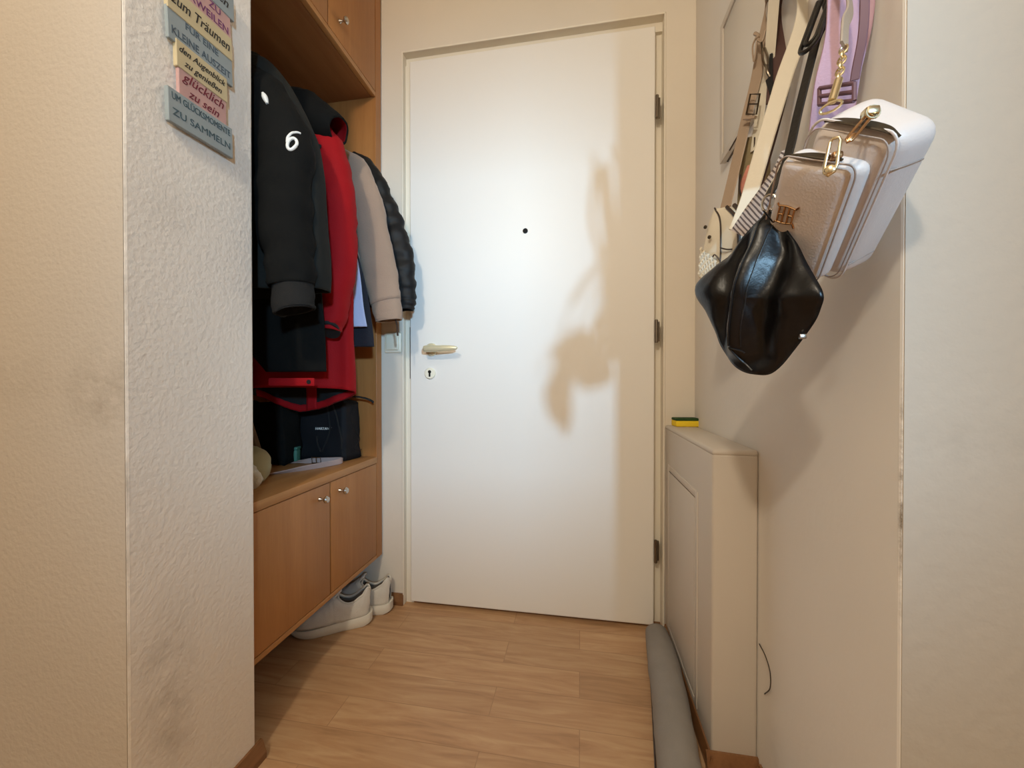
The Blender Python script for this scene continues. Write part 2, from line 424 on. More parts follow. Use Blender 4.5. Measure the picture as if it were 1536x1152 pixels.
for z in (1.796, 1.03, .272):
    hg = MB(); hg.tube([(LX1 + .005, D - .001, z - .038), (LX1 + .005, D - .001, z + .038)], .0056, 14); hg.box((LX1 + .006, D + .004, z - .034), (LX1 + .017, D + .012, z + .034), .001)
    hg.tube([(LX1 + .005, D - .001, z - .0395), (LX1 + .005, D - .001, z + .0395)], .0045, 12)
    hg.build('hinge', M['hinge'], frame)
struct('trim_threshold', MB().box((OX0, D + .02, 0), (OX1, D + .14, .006)), M['skirt'])
struct('wall_behind_door', MB().box((OX0, D + .1, 0), (OX1, D + .14, OZ)), M['dark'])

# ---- light switch beside the door frame
sw = empty('light_switch', (-.705, D, 1.006), 'ivory square rocker light switch on the strip of wall left of the door', 'light switch')
s0 = MB().box((-.742, D - .009, .968), (-.673, D, 1.045), .006, 3).build('cover_frame', M['ivory'], sw)
MB().box((-.734, D - .0145, .977), (-.681, D - .008, 1.037), .005, 3).build('rocker', M['switch'], sw)

# ---- utility box in the right corner
BX, BY0, BZ = .288, .930, .709
bx = empty('pipe_cover_box', (.335, 1.17, 0), 'white boxed-in pipe cover low in the corner right of the door', 'cover box')
b = MB().box((BX, BY0, 0), (XR - .0005, D - .0005, BZ - .010), .006, 3); b.build('box_body', M['boxw'], bx)
b = MB().box((BX - .0005, BY0 - .0005, BZ - .0145), (XR - .0005, D - .0005, BZ), .006, 3); b.build('top_board', M['boxw'], bx)
pf = MB()
for lo, hi in (((.285, 1.035, .045), (BX + .001, 1.052, .585)), ((.285, 1.348, .045), (BX + .001, 1.365, .585)), ((.285, 1.052, .568), (BX + .001, 1.348, .585)), ((.285, 1.052, .045), (BX + .001, 1.348, .062))):
    pf.box(lo, hi, .0015)
pfo = pf.build('panel_frame', M['boxw'], bx)
g = MB().box((BX - .0012, 1.052, .062), (BX + .001, 1.348, .568)); g.build('panel_gap', M['groove'], bx, smooth=False)
pd = MB().box((BX - .0035, 1.0555, .0655), (BX, 1.3445, .5645), .0015).build('access_panel', M['boxw'], bx)
skirting('baseboard_box', (XR, BY0, 0), (BX - .012, BY0, 0), (0, -1, 0), .042, .014)
skirting('baseboard_box_side', (BX, BY0 - .012, 0), (BX, D - .02, 0), (-1, 0, 0), .036, .010)

# sponge lying on the box
sg = empty('sponge', (.345, 1.385, BZ), 'yellow kitchen sponge with green scouring side on top of the white box', 'sponge')
Mx = Matrix.Translation((.350, 1.392, BZ)) @ Matrix.Rotation(.12, 4, 'Z')
t = MB().box((-.042, -.024, 0), (.034, .024, .020), .004, 3, Mx); t.build('foam', M['sponge'], sg)
t = MB().box((-.042, -.024, .0195), (.034, .024, .028), .003, 2, Mx); t.build('scouring_pad', M['scour'], sg)

# thin wire poking out of the right wall
t = MB().tube([(0.381, 0.9222, 0.2939), (0.374, 0.8778, 0.2978), (0.37, 0.8483, 0.2859), (0.372, 0.8526, 0.2512), (0.3795, 0.8928, 0.2086)], .0011, 8, 30)
tag(t.build('loose_wire', M['wire']), 'thin dark loop of wire sticking out low on the right wall', 'wire')

# flat panel high on the right wall
pn = empty('wall_panel', (XR, 1.03, 1.43), 'flat pale grey framed panel on the right wall, mostly behind the straps', 'panel')
MB().box((XR - .012, .86, 1.437), (XR, 1.136, 1.80), .003).build('panel_body', M['panel'], pn)
t = MB()
for lo, hi in (((XR - .016, 1.118, 1.437), (XR - .011, 1.136, 1.80)), ((XR - .016, .86, 1.437), (XR - .011, 1.118, 1.455)), ((XR - .016, .86, 1.782), (XR - .011, 1.118, 1.80))): t.box(lo, hi, .0015)
t.build('panel_border', M['boxw'], pn)

# grey draught stopper on the floor along the box
ds = empty('draught_stopper', (.225, 1.05, 0), 'long grey felt draught roll lying on the floor against the white box', 'draught stopper')
rg = []
for i, (x, y, hw, hh) in enumerate(catmull([(.258, 1.380, .010, .008), (.255, 1.368, .026, .022), (.250, 1.34, .036, .032), (.242, 1.22, .044, .040), (.230, 1.08, .046, .045), (.214, .93, .046, .046), (.197, .80, .047, .048), (.184, .70, .046, .048), (.175, .62, .044, .046), (.171, .60, .012, .015)], 60)):
    n = 28; ring = []
    for k in range(n):
        a = 2 * PI * k / n; ca, sa = math.cos(a), math.sin(a)
        ring.append(Vector((x + hw * ca, y, hh + hh * math.copysign(abs(sa) ** .95, sa))))
    rg.append(ring)
t = MB(); t.loft(rg); t.wrinkle(.004, 9, 2)
for v in t.bm.verts: v.co.z = max(v.co.z, .001)
t.build('roll', M['felt'], ds, angle=180)
t = MB().tube([(.238, 1.368, .010), (.2185, 1.34, .014), (.205, 1.22, .018), (.188, 1.08, .020), (.168, .93, .020), (.150, .80, .020), (.138, .70, .020), (.131, .64, .020)], .0022, 8, 40)
t.build('seam_piping', M['edge'], ds)

# ------------------------------------------------------------------ built-in wardrobe
CX = -.753
pan = empty('wardrobe_panel', (-1.02, 1.394, 0), 'tall beech side panel of the wardrobe niche next to the door', 'wardrobe panel')
MB().box((-1.295, 1.374, .19), (CX, 1.413, H - .002), .0015).build('side_panel', M['beech'], pan, smooth=False)
MB().box((-1.2985, .78, .19), (-1.285, 1.374, 1.918)).build('back_panel', M['beech'], pan, smooth=False)

def door_with_knob(root, y0, y1, z0, z1, ky, kz, name='cabinet_door'):
    d = MB().box((CX - .018, y0, z0), (CX, y1, z1), .002).build(name, M['beech'], root)
    kn = MB().lathe([(0, 0), (.0065, 0), (.0055, .004), (.0035, .007), (.0035, .014), (.007, .016), (.0105, .020), (.011, .024), (.008, .028), (0, .029)], (CX, ky, kz), (1, 0, 0), 20)
    kn.build('knob', M['chrome'], d)
    return d
lc = empty('shoe_cabinet', (-1.02, 1.08, .19), 'low wall-hung beech cabinet with two knobbed doors under the coats', 'cabinet')
t = MB()
t.box((-1.284, .778, .19), (CX - .019, 1.3735, .208)); t.box((-1.284, .778, .208), (CX - .019, .796, .55)); t.box((-1.284, 1.355, .208), (CX - .019, 1.3735, .55)); t.box((-1.284, .796, .208), (-1.27, 1.355, .55)); t.box((-1.25, 1.086, .208), (CX - .06, 1.104, .55))
t.build('carcass', M['beechu'], lc, smooth=False)
MB().box((-1.284, .778, .551), (CX + .002, 1.3735, .575), .002).build('top_board', M['beechy'], lc)
MB().box((CX - .018, .778, .19), (CX, 1.3735, .2045), .0015).build('bottom_rail', M['beechy'], lc)
door_with_knob(lc, .782, 1.0915, .2065, .549, 1.043, .512)
door_with_knob(lc, 1.0975, 1.371, .2065, .549, 1.14, .512)
uc = empty('overhead_cabinet', (-1.02, 1.08, 1.92), 'beech cabinet with knobbed doors above the hanging coats', 'cabinet')
t = MB(); t.box((-1.284, .778, 1.92), (CX - .019, 1.3735, 1.938)); t.box((-1.284, .778, 1.938), (CX - .019, .796, H - .004)); t.box((-1.284, 1.355, 1.938), (CX - .019, 1.3735, H - .004)); t.box((-1.284, .796, 1.938), (-1.27, 1.355, H - .004))
t.build('carcass', M['beechu'], uc, smooth=False)
MB().box((CX - .018, .778, 1.92), (CX, 1.3735, 1.937), .0015).build('bottom_rail', M['beechy'], uc)
door_with_knob(uc, .782, 1.0895, 1.939, H - .006, 1.03, 2.0)
door_with_knob(uc, 1.0935, 1.371, 1.939, H - .006, 1.15, 2.0)
RX, RZ = -.905, 1.735
rod = MB().tube([(RX, .7725, RZ), (RX, 1.3735, RZ)], .011, 18)
tag(rod.build('clothes_rail', M['chrome']), 'chrome clothes rail behind the coats in the wardrobe niche', 'clothes rail')

# ------------------------------------------------------------------ garments
def oval(c, a, b, n=36, p=1.0):
    c = V(c); a = V(a); b = V(b); out = []
    for k in range(n):
        t = 2 * PI * k / n; ca, sa = math.cos(t), math.sin(t)
        out.append(c + a * math.copysign(abs(ca) ** p, ca) + b * math.copysign(abs(sa) ** p, sa))
    return out

def body(rows, n=56, m=60, p=.8, fold=.012, seed=1, hem=None):
    """hanging garment: rows (z, x0, x1, y, half depth) from the collar down; folds deepen toward the hem"""
    mb = MB(); rings = []
    rs = catmull(rows, m)
    z0, z1 = rows[0][0], rows[-1][0]
    for z, x0, x1, y, hd in rs:
        u = (z0 - z) / (z0 - z1)
        ring = []
        for k, q in enumerate(oval(((x0 + x1) / 2, y, z), ((x1 - x0) / 2, 0, 0), (0, hd, 0), n, p)):
            a = 2 * PI * k / n
            f = fold * u * (math.sin(3 * a + seed) * .5 + math.sin(7 * a + 2.1 * seed + 1.2 * u) * .6 + math.sin(11 * a - seed) * .35)
            q = q + Vector((f * .35 * math.cos(a), f * math.copysign(1, math.sin(a) + 1e-6) * abs(math.sin(a)) ** .5, 0))
            if hem: q.z += hem(a) * u ** 6
            ring.append(q)
        rings.append(ring)
    mb.loft(rings, caps=False)
    return mb

def sleeve(rows, n=26, m=40, p=.9, seed=1, amp=.006, sc=14, quilt=0, qn=12):
    """rows (x, y, z, half width in x, half depth in y) from the shoulder down"""
    mb = MB(); rings = []
    rs = catmull(rows, m)
    for i, (x, y, z, hw, hd) in enumerate(rs):
        a = V(rs[max(i - 1, 0)][:3]); b = V(rs[min(i + 1, m)][:3]); t = (b - a).normalized()
        s = Vector((1, 0, 0)); s = (s - t * s.dot(t)).normalized(); w = t.cross(s)
        g = 1 + quilt * (abs(math.sin(i / m * PI * qn)) - .5)
        rings.append(oval((x, y, z), s * hw * g, w * hd * g, n, p))
    mb.loft(rings, caps=False)
    mb.wrinkle(amp, sc, seed, (1, 1, 1.6))
    return mb

def hanger(y, x0=-1.08, x1=-.74, z=1.60, label=''):
    e = empty('clothes_hanger', (RX, y, z), label, 'clothes hanger', None)
    t = MB().tube([(x0, y, z - .05), (x0 + .06, y, z - .02), (RX - .03, y, z + .035), (RX, y, z + .045), (RX + .03, y, z + .035), (x1 - .05, y, z - .02), (x1, y, z - .05)], .007, 10, 40)
    t.tube([(x0, y, z - .05), (RX, y, z - .055), (x1, y, z - .05)], .005, 8, 12)
    t.build('hanger_bar', M['blackfab'], e)
    hk = MB().tube([(RX, y, z + .045), (RX, y, RZ - .03), (RX + .016, y, RZ - .012), (RX + .0155, y, RZ + .008), (RX, y, RZ + .0145), (RX - .0155, y, RZ + .006), (RX - .0165, y, RZ - .004)], .0021, 8, 40)
    hk.build('hanger_hook', M['chrome'], e)
    return e
hanger(.885, label='hanger whose hook shows above the black jacket nearest the pillar')
hanger(1.10, label='hanger inside the red coat with the black hood')
hanger(1.245, label='hanger inside the beige fleece jacket')
hanger(1.322, label='hanger inside the black quilted jacket by the side panel')

# jacket nearest the pillar
ja = empty('softshell_jacket', (-.88, .89, 1.0), 'black softshell jacket with white emblem, hanging nearest the pillar', 'jacket')
jb = body([(1.668, -.955, -.80, .885, .030), (1.655, -.98, -.765, .882, .045), (1.60, -1.04, -.718, .885, .055), (1.50, -1.09, -.664, .888, .058), (1.38, -1.10, -.632, .89, .058), (1.25, -1.10, -.622, .89, .058), (1.146, -1.10, -.618, .89, .058), (1.085, -1.10, -.622, .89, .058)], seed=2, fold=.010,
          hem=lambda a: -.055 * max(0, -math.cos(a)) )
jb.wrinkle(.006, 7, 3, (1, 1, .6))
jbo = jb.build('jacket_body', M['softshell'], ja, angle=180, solid=-.004)
js = sleeve([(-.815, .865, 1.615, .035, .030), (-.765, .850, 1.55, .060, .044), (-.702, .842, 1.42, .070, .048), (-.697, .836, 1.28, .068, .048), (-.680, .836, 1.16, .060, .045), (-.672, .836, 1.085, .050, .041)], seed=5, amp=.008)
jso = js.build('sleeve', M['blackfab'], ja, angle=180, solid=-.003)
jc = sleeve([(-.672, .836, 1.09, .047, .039), (-.671, .836, 1.06, .048, .039), (-.670, .836, 1.033, .047, .038), (-.669, .836, 1.026, .044, .035)], seed=6, amp=.002)
jc.build('sleeve_cuff', M['cuff'], ja, angle=180, solid=-.003)
def collar(rows, name, m, root, seed):
    mb = MB(); mb.loft([oval((x, y, z), (hx_, 0, tilt), (0, hy, 0), 30, .9) for x, y, z, hx_, hy, tilt in catmull(rows, 14)], caps=False)
    mb.wrinkle(.004, 18, seed)
    return mb.build(name, m, root, angle=180, solid=-.004)
collar([(-.865, .90, 1.655, .085, .043, -.02), (-.868, .90, 1.675, .074, .04, -.012), (-.872, .90, 1.70, .062, .034, -.006)], 'collar', M['softshell'], ja, 4)
# emblem: white swirl and a small white oval on the shoulder
trees = [bvh(jbo), bvh(jso)]
def drop(trees, x, z, y0=.3, off=.0012):
    hs_ = [t_.ray_cast(Vector((x, y0, z)), Vector((0, 1, 0))) for t_ in trees]
    h_ = min((q for q in hs_ if q[0] is not None), key=lambda q: q[3], default=(None,))
    return None if h_[0] is None else h_[0] + h_[1] * (off if h_[1].y < 0 else -off)
def decal_line(trees, pts, r, n=40):
    out = [drop(trees, x, z) for x, z in catmull(pts, n)]
    return [p for p in out if p is not None]
t = MB()
st_ = trees[1]
hit = st_.ray_cast(Vector((-.646, .3, 1.408)), Vector((0, 1, 0)))
ec, en = hit[0], (hit[1] if hit[1].y < 0 else -hit[1]).normalized()
eu = Vector((0, 0, 1)).cross(en).normalized(); ev = en.cross(eu)
def on_sleeve(a, b):
    q = ec + eu * a + ev * b; h_ = st_.ray_cast(q + en * .05, -en)
    return (h_[0] if h_[0] is not None and h_[3] < .08 else q) + en * .001
t = MB().tube([on_sleeve(.009 * math.cos(a) + .003 * math.sin(a), -.010 + .014 * math.sin(a)) for a in [2 * PI * k_ / 32 for k_ in range(32)]], .0036, 8, closed=True)
t.build('emblem_ring', M['white'], ja)
t = MB().tube([on_sleeve(a, b) for a, b in catmull([(-.0095, -.008), (-.009, .004), (-.004, .016), (.005, .024), (.013, .026)], 24)], lambda u: .0036 - .0014 * u, 8)
t.build('emblem_tail', M['white'], ja)
t = MB(); t.tube(decal_line(trees, [(-.722, 1.524), (-.717, 1.513), (-.711, 1.498)], 0, 12), lambda u: .0025 + .004 * math.sin(PI * min(max(u, .05), .95)), 10); t.build('emblem', M['white'], ja)

# long black coat behind it: only its skirt shows
cb = empty('long_coat', (-.80, .976, .88), 'plain black long coat hanging between the softshell jacket and the red coat', 'coat')
t = body([(1.62, -.94, -.85, .975, .012), (1.55, -1.02, -.77, .975, .015), (1.3, -1.02, -.715, .976, .015), (1.1, -1.0, -.695, .976, .015), (.98, -.95, -.685, .976, .014), (.885, -.865, -.682, .976, .013)], seed=4, fold=.003)
t.build('coat_body', M['blackfab'], cb, angle=180, solid=-.003)

# red coat with black hood
rc = empty('hooded_coat', (-.85, 1.09, .76), 'red coat with black hood and black lining, open hem hanging over the bag', 'coat')
def rhem(a):
    # the far panel hangs lower than the near one, lowest in the middle
    s_, c_ = math.sin(a), math.cos(a)
    return (-.072 * max(0, s_) ** .7 * (.30 + .70 * (1 - min(1, abs(c_ + .1)))) if s_ > 0 else .012 * -s_)
t = body([(1.60, -.96, -.80, 1.10, .025), (1.575, -1.0, -.745, 1.10, .040), (1.48, -1.05, -.715, 1.105, .045), (1.3, -1.07, -.70, 1.108, .045), (1.1, -1.07, -.690, 1.108, .046), (.95, -1.06, -.684, 1.108, .047), (.828, -1.06, -.680, 1.108, .048)], seed=7, fold=.007, hem=rhem)
t.wrinkle(.004, 6, 8)
# facing: the inside of the last rows stays red
rco = t.build('coat_body', [M['red'], M['liner']], rc, angle=180, solid=-.004)
# the red facing and placket on the inside of the far panel
me = rco.data
rtree = bvh(rco)
def inner(x, z, y0=1.108):
    h_ = rtree.ray_cast(Vector((x, y0, z)), Vector((0, 1, 0)))
    return None if h_[0] is None else h_[0] + Vector((0, -.0065, 0))
def hemz(x):
    # lowest z where the far panel still exists at x
    z = .95
    while z > .70 and inner(x, z) is not None: z -= .002
    return z + .003
fac = []
for i in range(41):
    x = -1.055 + i * (.37 / 40)
    z = hemz(x)
    p = inner(x, z)
    if p is not None: fac.append((x, z, p.y))
if len(fac) > 4:
    t = MB()
    rows_ = []
    for j in range(4):
        row = []
        for x, z, y in fac:
            q = inner(x, z + .022 * j / 3); row.append(q if q is not None else Vector((x, y, z + .022 * j / 3)))
        rows_.append(row)
    t.loft(rows_, caps=False, closed=False); t.build('hem_facing', M['red'], rc, angle=180, solid=.002)
    t = MB(); xs = [-.875 + .036 * k / 5 for k in range(6)]
    rows_ = []
    for j in range(10):
        row = []
        for x in xs:
            z0_ = hemz(x); z = z0_ + .10 * j / 9; q = inner(x, z); row.append((q if q is not None else Vector((x, fac[len(fac)//2][2], z))) + Vector((0, -.002, 0)))
        rows_.append(row)
    t.loft(rows_, caps=False, closed=False); t.build('placket', M['red'], rc, angle=180, solid=.002)
t = sleeve([(-.775, 1.085, 1.60, .040, .035), (-.735, 1.066, 1.53, .050, .042), (-.703, 1.054, 1.40, .052, .045), (-.694, 1.050, 1.26, .052, .045), (-.697, 1.044, 1.13, .045, .042), (-.704, 1.036, 1.04, .036, .034), (-.707, 1.032, 1.005, .033, .030)], seed=9, amp=.007)
t.build('sleeve', [M['red'], M['liner']], rc, angle=180, solid=-.004)
t = MB(); t.loft([oval((-.708 + .002 * u, 1.031 - .006 * u, 1.016 - .014 * u), (.029, 0, .004), (0, .026, -.018), 24) for u in (0, .5, 1)], caps=True); t.build('sleeve_opening', M['liner'], rc)
# hood
t = MB(); rg = []
for x, y, z, a_, b_ in catmull([(-.925, 1.09, 1.700, .012, .012), (-.90, 1.085, 1.712, .040, .04), (-.86, 1.08, 1.695, .055, .055), (-.81, 1.075, 1.665, .058, .058), (-.76, 1.07, 1.630, .055, .056), (-.722, 1.068, 1.607, .046, .05), (-.700, 1.066, 1.600, .036, .042)], 26):
    rg.append(oval((x, y, z), (.35 * a_, 0, .94 * a_), (0, b_, 0), 26))
t.loft(rg, caps=False); t.wrinkle(.008, 14, 12); t.build('hood', [M['blackfab'], M['red']], rc, angle=180, solid=-.006)
sb = MB().lathe([(0, 0), (.0075, 0), (.0075, .002), (.004, .0035), (0, .0035)], (-.735, 1.022, 1.528), (0, -1, .2), 18); sb.build('snap_button', M['liner'], rc)
# waist tab with its snap, hanging in front of the skirt
t = MB().box((-.845, .955, .846), (-.705, .960, .868), .003, 2); tab = t.build('tab', M['red'], rc)
t = MB().lathe([(0, 0), (.006, 0), (.006, .002), (0, .0025)], (-.720, .955, .857), (0, -1, 0), 16); t.build('snap', M['liner'], tab)

# pale shirt and navy garment half hidden by the beige sleeve
sh = body([(1.58, -.93, -.86, 1.178, .006), (1.50, -1.0, -.77, 1.178, .009), (1.25, -1.02, -.71, 1.178, .010), (1.10, -1.02, -.690, 1.178, .010), (1.035, -1.02, -.678, 1.178, .010)], seed=3, fold=.002)
tag(sh.build('shirt', M['shirt'], angle=180, solid=-.002), 'pale blue shirt showing between the red coat and the beige jacket', 'shirt')
nv = body([(1.55, -.93, -.86, 1.199, .005), (1.45, -1.0, -.78, 1.199, .006), (1.2, -1.02, -.70, 1.199, .007), (1.05, -1.02, -.672, 1.199, .007), (.972, -1.02, -.664, 1.199, .007)], seed=5, fold=.002)
tag(nv.build('sweater', M['navy'], angle=180, solid=-.002), 'dark navy knit whose hem hangs just below the pale blue shirt', 'sweater')

# beige jacket
bj = empty('fleece_jacket', (-.85, 1.225, 1.1), 'beige fleece jacket with its sleeve hanging over the cabinet edge', 'jacket')
t = body([(1.66, -.95, -.83, 1.245, .015), (1.62, -1.02, -.77, 1.245, .02), (1.5, -1.06, -.735, 1.245, .024), (1.25, -1.06, -.72, 1.245, .024), (1.12, -1.06, -.715, 1.245, .024)], seed=6, fold=.004)
t.build('jacket_body', M['beige'], bj, angle=180, solid=-.003)
t = sleeve([(-.80, 1.245, 1.635, .020, .022), (-.755, 1.245, 1.585, .040, .027), (-.720, 1.244, 1.48, .052, .030), (-.692, 1.243, 1.34, .058, .031), (-.667, 1.242, 1.22, .060, .031), (-.646, 1.242, 1.125, .054, .03)], seed=11, amp=.004)
t.build('sleeve', M['beige'], bj, angle=180, solid=-.004)
t = sleeve([(-.647, 1.242, 1.13, .053, .029), (-.639, 1.242, 1.095, .050, .028), (-.634, 1.242, 1.072, .046, .027), (-.633, 1.242, 1.062, .043, .025)], seed=13, amp=.002)
t.build('sleeve_cuff', M['beige'], bj, angle=180, solid=-.004)
t = MB().ribbon([(-.612, 1.243, 1.066), (-.608, 1.246, 1.045), (-.607, 1.25, 1.012)], (1, 0, 0), .006, .0025, 10); t.build('cuff_strap', M['edge'], bj)

# black quilted jacket
pj = empty('quilted_jacket', (-.83, 1.315, 1.1), 'black quilted jacket hanging last, its sleeve reaching over the door frame', 'jacket')
t = body([(1.70, -.95, -.85, 1.322, .018), (1.66, -1.0, -.785, 1.322, .024), (1.5, -1.05, -.74, 1.322, .028), (1.25, -1.05, -.73, 1.322, .028), (1.13, -1.05, -.725, 1.322, .028)], seed=8, fold=.004)
t.build('jacket_body', M['puffer'], pj, angle=180, solid=-.003)
t = sleeve([(-.81, 1.322, 1.672, .022, .024), (-.765, 1.322, 1.625, .038, .030), (-.720, 1.322, 1.53, .048, .034), (-.680, 1.322, 1.42, .056, .035), (-.648, 1.321, 1.31, .060, .035), (-.633, 1.320, 1.21, .058, .035), (-.628, 1.320, 1.14, .052, .032), (-.628, 1.320, 1.112, .046, .028)], seed=15, amp=.006, sc=16, quilt=.07, qn=13, m=96)
t.build('sleeve', M['puffer'], pj, angle=180, solid=-.004)

# ------------------------------------------------------------------ things on the low cabinet
WT = .575
bk = empty('black_bag', (-.90, 1.30, WT), 'black nylon drawstring bag standing on the low cabinet under the coats', 'bag')
t = bmesh.new(); bmesh.ops.create_cube(t, size=1); bmesh.ops.subdivide_edges(t, edges=t.edges[:], cuts=9, use_grid_fill=True)
bmesh.ops.bevel(t, geom=[e for e in t.edges if e.calc_face_angle(0) > 1], offset=.02, segments=2, affect='EDGES')
for v in t.verts:
    x, y, z = v.co; zz = z + .5
    v.co = Vector((-.905 + x * (.196 - .012 * zz) + .010 * (y), 1.302 + y * (.082 - .01 * zz) + .012 * x, WT + .001 + zz * (.212 + .006 * math.sin(7 * x))))
tb = MB(); tb.merge(t); tb.wrinkle(.006, 12, 21)
for v in tb.bm.verts: v.co.z = max(v.co.z, WT + .0008)
bgo = tb.build('bag_body', M['nylon'], bk, angle=180)
btree = bvh(bgo)
def text(body_, size, mtl, parent, M4, name='lettering', shear=0, ext=.0004, sx=1, fit=0):
    cu = bpy.data.curves.new(name, 'FONT'); cu.body = body_; cu.size = size; cu.extrude = ext; cu.shear = shear; cu.align_x = 'CENTER'; cu.align_y = 'CENTER'; cu.resolution_u = 3
    ob = bpy.data.objects.new(name, cu); COL.objects.link(ob)
    dg = bpy.context.evaluated_depsgraph_get(); dg.update()
    me_ = bpy.data.meshes.new_from_object(ob.evaluated_get(dg)); bpy.data.objects.remove(ob)
    if fit:
        xs_ = [v.co.x for v in me_.vertices]; sx = min(sx, fit / (max(xs_) - min(xs_)))
        cx_ = (max(xs_) + min(xs_)) / 2
        for v in me_.vertices: v.co.x -= cx_
    me_.transform(Matrix.Translation(-parent_loc(parent)) @ M4 @ Matrix.Diagonal((sx, 1, 1, 1)))
    me_.materials.clear(); me_.materials.append(mtl); me_.name = name
    o = bpy.data.objects.new(name, me_); COL.objects.link(o); o.parent = parent
    return o
def side_drop(tree, x, z, off=.001):
    h_ = tree.ray_cast(Vector((x, .9, z)), Vector((0, 1, 0))); return (h_[0] + h_[1] * off) if h_[0] is not None else Vector((x, 1.26, z))
q = side_drop(btree, -.895, .690, .003)
Mt = Matrix.Translation(q) @ Matrix.Rotation(.15, 4, 'Z') @ Matrix.Rotation(PI / 2, 4, 'X')
text('HARTAN  J', .0125, M['white'], bk, Mt, ext=.0015)
t = MB(); t.tube([side_drop(btree, x, z, .003) for x, z in catmull([(-.885, .780), (-.875, .72), (-.872, .68), (-.886, .635), (-.900, .610), (-.915, .640), (-.918, .665)], 30)], .003, 8); t.build('drawstring', M['liner'], bk)
t = MB(); t.tube([(-.865, 1.264, .785), (-.845, 1.262, .74), (-.835, 1.261, .70), (-.826, 1.262, .66), (-.824, 1.262, .62)], .003, 8, 20); t.build('seam_piping', M['liner'], bk)
t = MB(); t.tube([(-.79, 1.285, .785), (-.797, 1.275, .73), (-.783, 1.285, .68), (-.778, 1.30, .65), (-.79, 1.285, .618), (-.776, 1.31, .612)], .0012, 6, 40); t.build('cord', M['cuff'], bk)
t = MB(); t.ribbon([(-.84, 1.29, .792), (-.80, 1.30, .803), (-.765, 1.315, .797), (-.745, 1.325, .787), (-.74, 1.327, .780)], (0, 1, .2), .012, .004, 20); t.build('carry_loop', M['liner'], bk)
# second dark bag behind at the left
t = bmesh.new(); bmesh.ops.create_cube(t, size=1); bmesh.ops.subdivide_edges(t, edges=t.edges[:], cuts=7, use_grid_fill=True)
for v in t.verts:
    x, y, z = v.co; zz = z + .5; e = 1 - .18 * zz ** 2
    v.co = Vector((-1.105 + x * .27 * e, 1.21 + y * .09 * e, WT + .001 + zz * .21))
tb = MB(); tb.merge(t); tb.wrinkle(.012, 9, 31)
for v in tb.bm.verts: v.co.z = max(v.co.z, WT + .0008)
tag(tb.build('cloth_bag', M['blackfab'], angle=180), 'soft black cloth bag slumped at the back left of the low cabinet top', 'bag')
# mint tin
mt = empty('mint_tin', (-.985, 1.232, WT), 'small mint green tin beside the black bag on the low cabinet', 'tin')
Mx = Matrix.Translation((-.985, 1.228, WT)) @ Matrix.Rotation(.2, 4, 'Z')
MB().box((-.016, -.014, .0005), (.016, .014, .045), .004, 3, Mx).build('tin_body', M['mint'], mt); MB().box((-.017, -.015, .045), (.017, .015, .055), .003, 3, Mx).build('lid', M['mint'], mt)
# brown card sleeve leaning
cd = MB().box((-.045, -.012, 0), (.045, .012, .155), .004, 2, Matrix.Translation((-1.025, 1.085, WT + .0125)) @ Matrix.Rotation(-.35, 4, 'Y') @ Matrix.Rotation(.2, 4, 'Z'))
tag(cd.build('cardboard_box', M['card']), 'slim brown cardboard box leaning at the left of the low cabinet top', 'box')
# folded cap and plush
t = MB(); rg = []
for x, y, z, r1, r2 in catmull([(-.985, .985, .640, .004, .004), (-.955, .975, .640, .045, .05), (-.92, .965, .628, .055, .056), (-.885, .955, .615, .05, .048), (-.862, .950, .601, .030, .028), (-.852, .948, .594, .004, .004)], 22):
    rg.append(oval((x, y, z), (.25 * r1, 0, .75 * r1), (0, r2, 0), 24))
t.loft(rg); t.wrinkle(.006, 16, 5)
mn = min(v.co.z for v in t.bm.verts)
for v in t.bm.verts: v.co.z += WT + .0005 - mn
tag(t.build('cap', M['capf'], angle=180), 'olive beige cloth cap lying at the left on the low cabinet', 'cap')
t = MB(); rg = []
for x, y, z, r1, r2 in catmull([(-.94, .862, .63, .004, .004), (-.91, .862, .628, .045, .04), (-.87, .862, .618, .05, .046), (-.835, .868, .603, .036, .034), (-.808, .872, .594, .020, .020), (-.798, .873, .590, .003, .003)], 24):
    rg.append(oval((x, y, z), (.2 * r1, 0, .9 * r1), (0, r2, 0), 24))
t.loft(rg); t.wrinkle(.012, 22, 7)
mn = min(v.co.z for v in t.bm.verts)
for v in t.bm.verts: v.co.z += WT + .0005 - mn
tag(t.build('plush_pouch', M['plush'], angle=180), 'cream plush pouch at the near left corner of the low cabinet', 'pouch')
# belt lying in a loop
bl = empty('belt', (-.87, 1.19, WT), 'pale mauve leather belt lying in a loop on the low cabinet', 'belt')
t = MB(); bp_ = [(-.935, 1.035, WT + .003), (-.895, 1.075, WT + .005), (-.860, 1.12, WT + .008), (-.826, 1.175, WT + .0095), (-.806, 1.222, WT + .010), (-.812, 1.246, WT + .010), (-.838, 1.248, WT + .0095), (-.875, 1.238, WT + .009), (-.915, 1.228, WT + .008), (-.95, 1.222, WT + .006), (-.99, 1.212, WT + .003)]
sd = [(0.6, -.5, .15), (.5, -.35, .5), (.3, -.2, .9), (.1, 0, 1), (0, 0, 1), (0, .1, 1), (0, .1, 1), (0, .1, 1), (.1, .2, .7), (.2, .6, .3), (.1, .9, .1)]
t.ribbon(bp_, sd, .0185, .0028, 70); t.build('belt_strap', M['belt'], bl, angle=30)
t = MB(); bq = [(-.908, 1.219, WT + .002), (-.880, 1.226, WT + .002), (-.880, 1.224, WT + .022), (-.908, 1.217, WT + .022)]
t.tube(bq, .0024, 8, closed=True); t.tube([(-.894, 1.2225, WT + .003), (-.894, 1.2205, WT + .022)], .0018, 8); t.build('buckle', M['chrome'], bl)

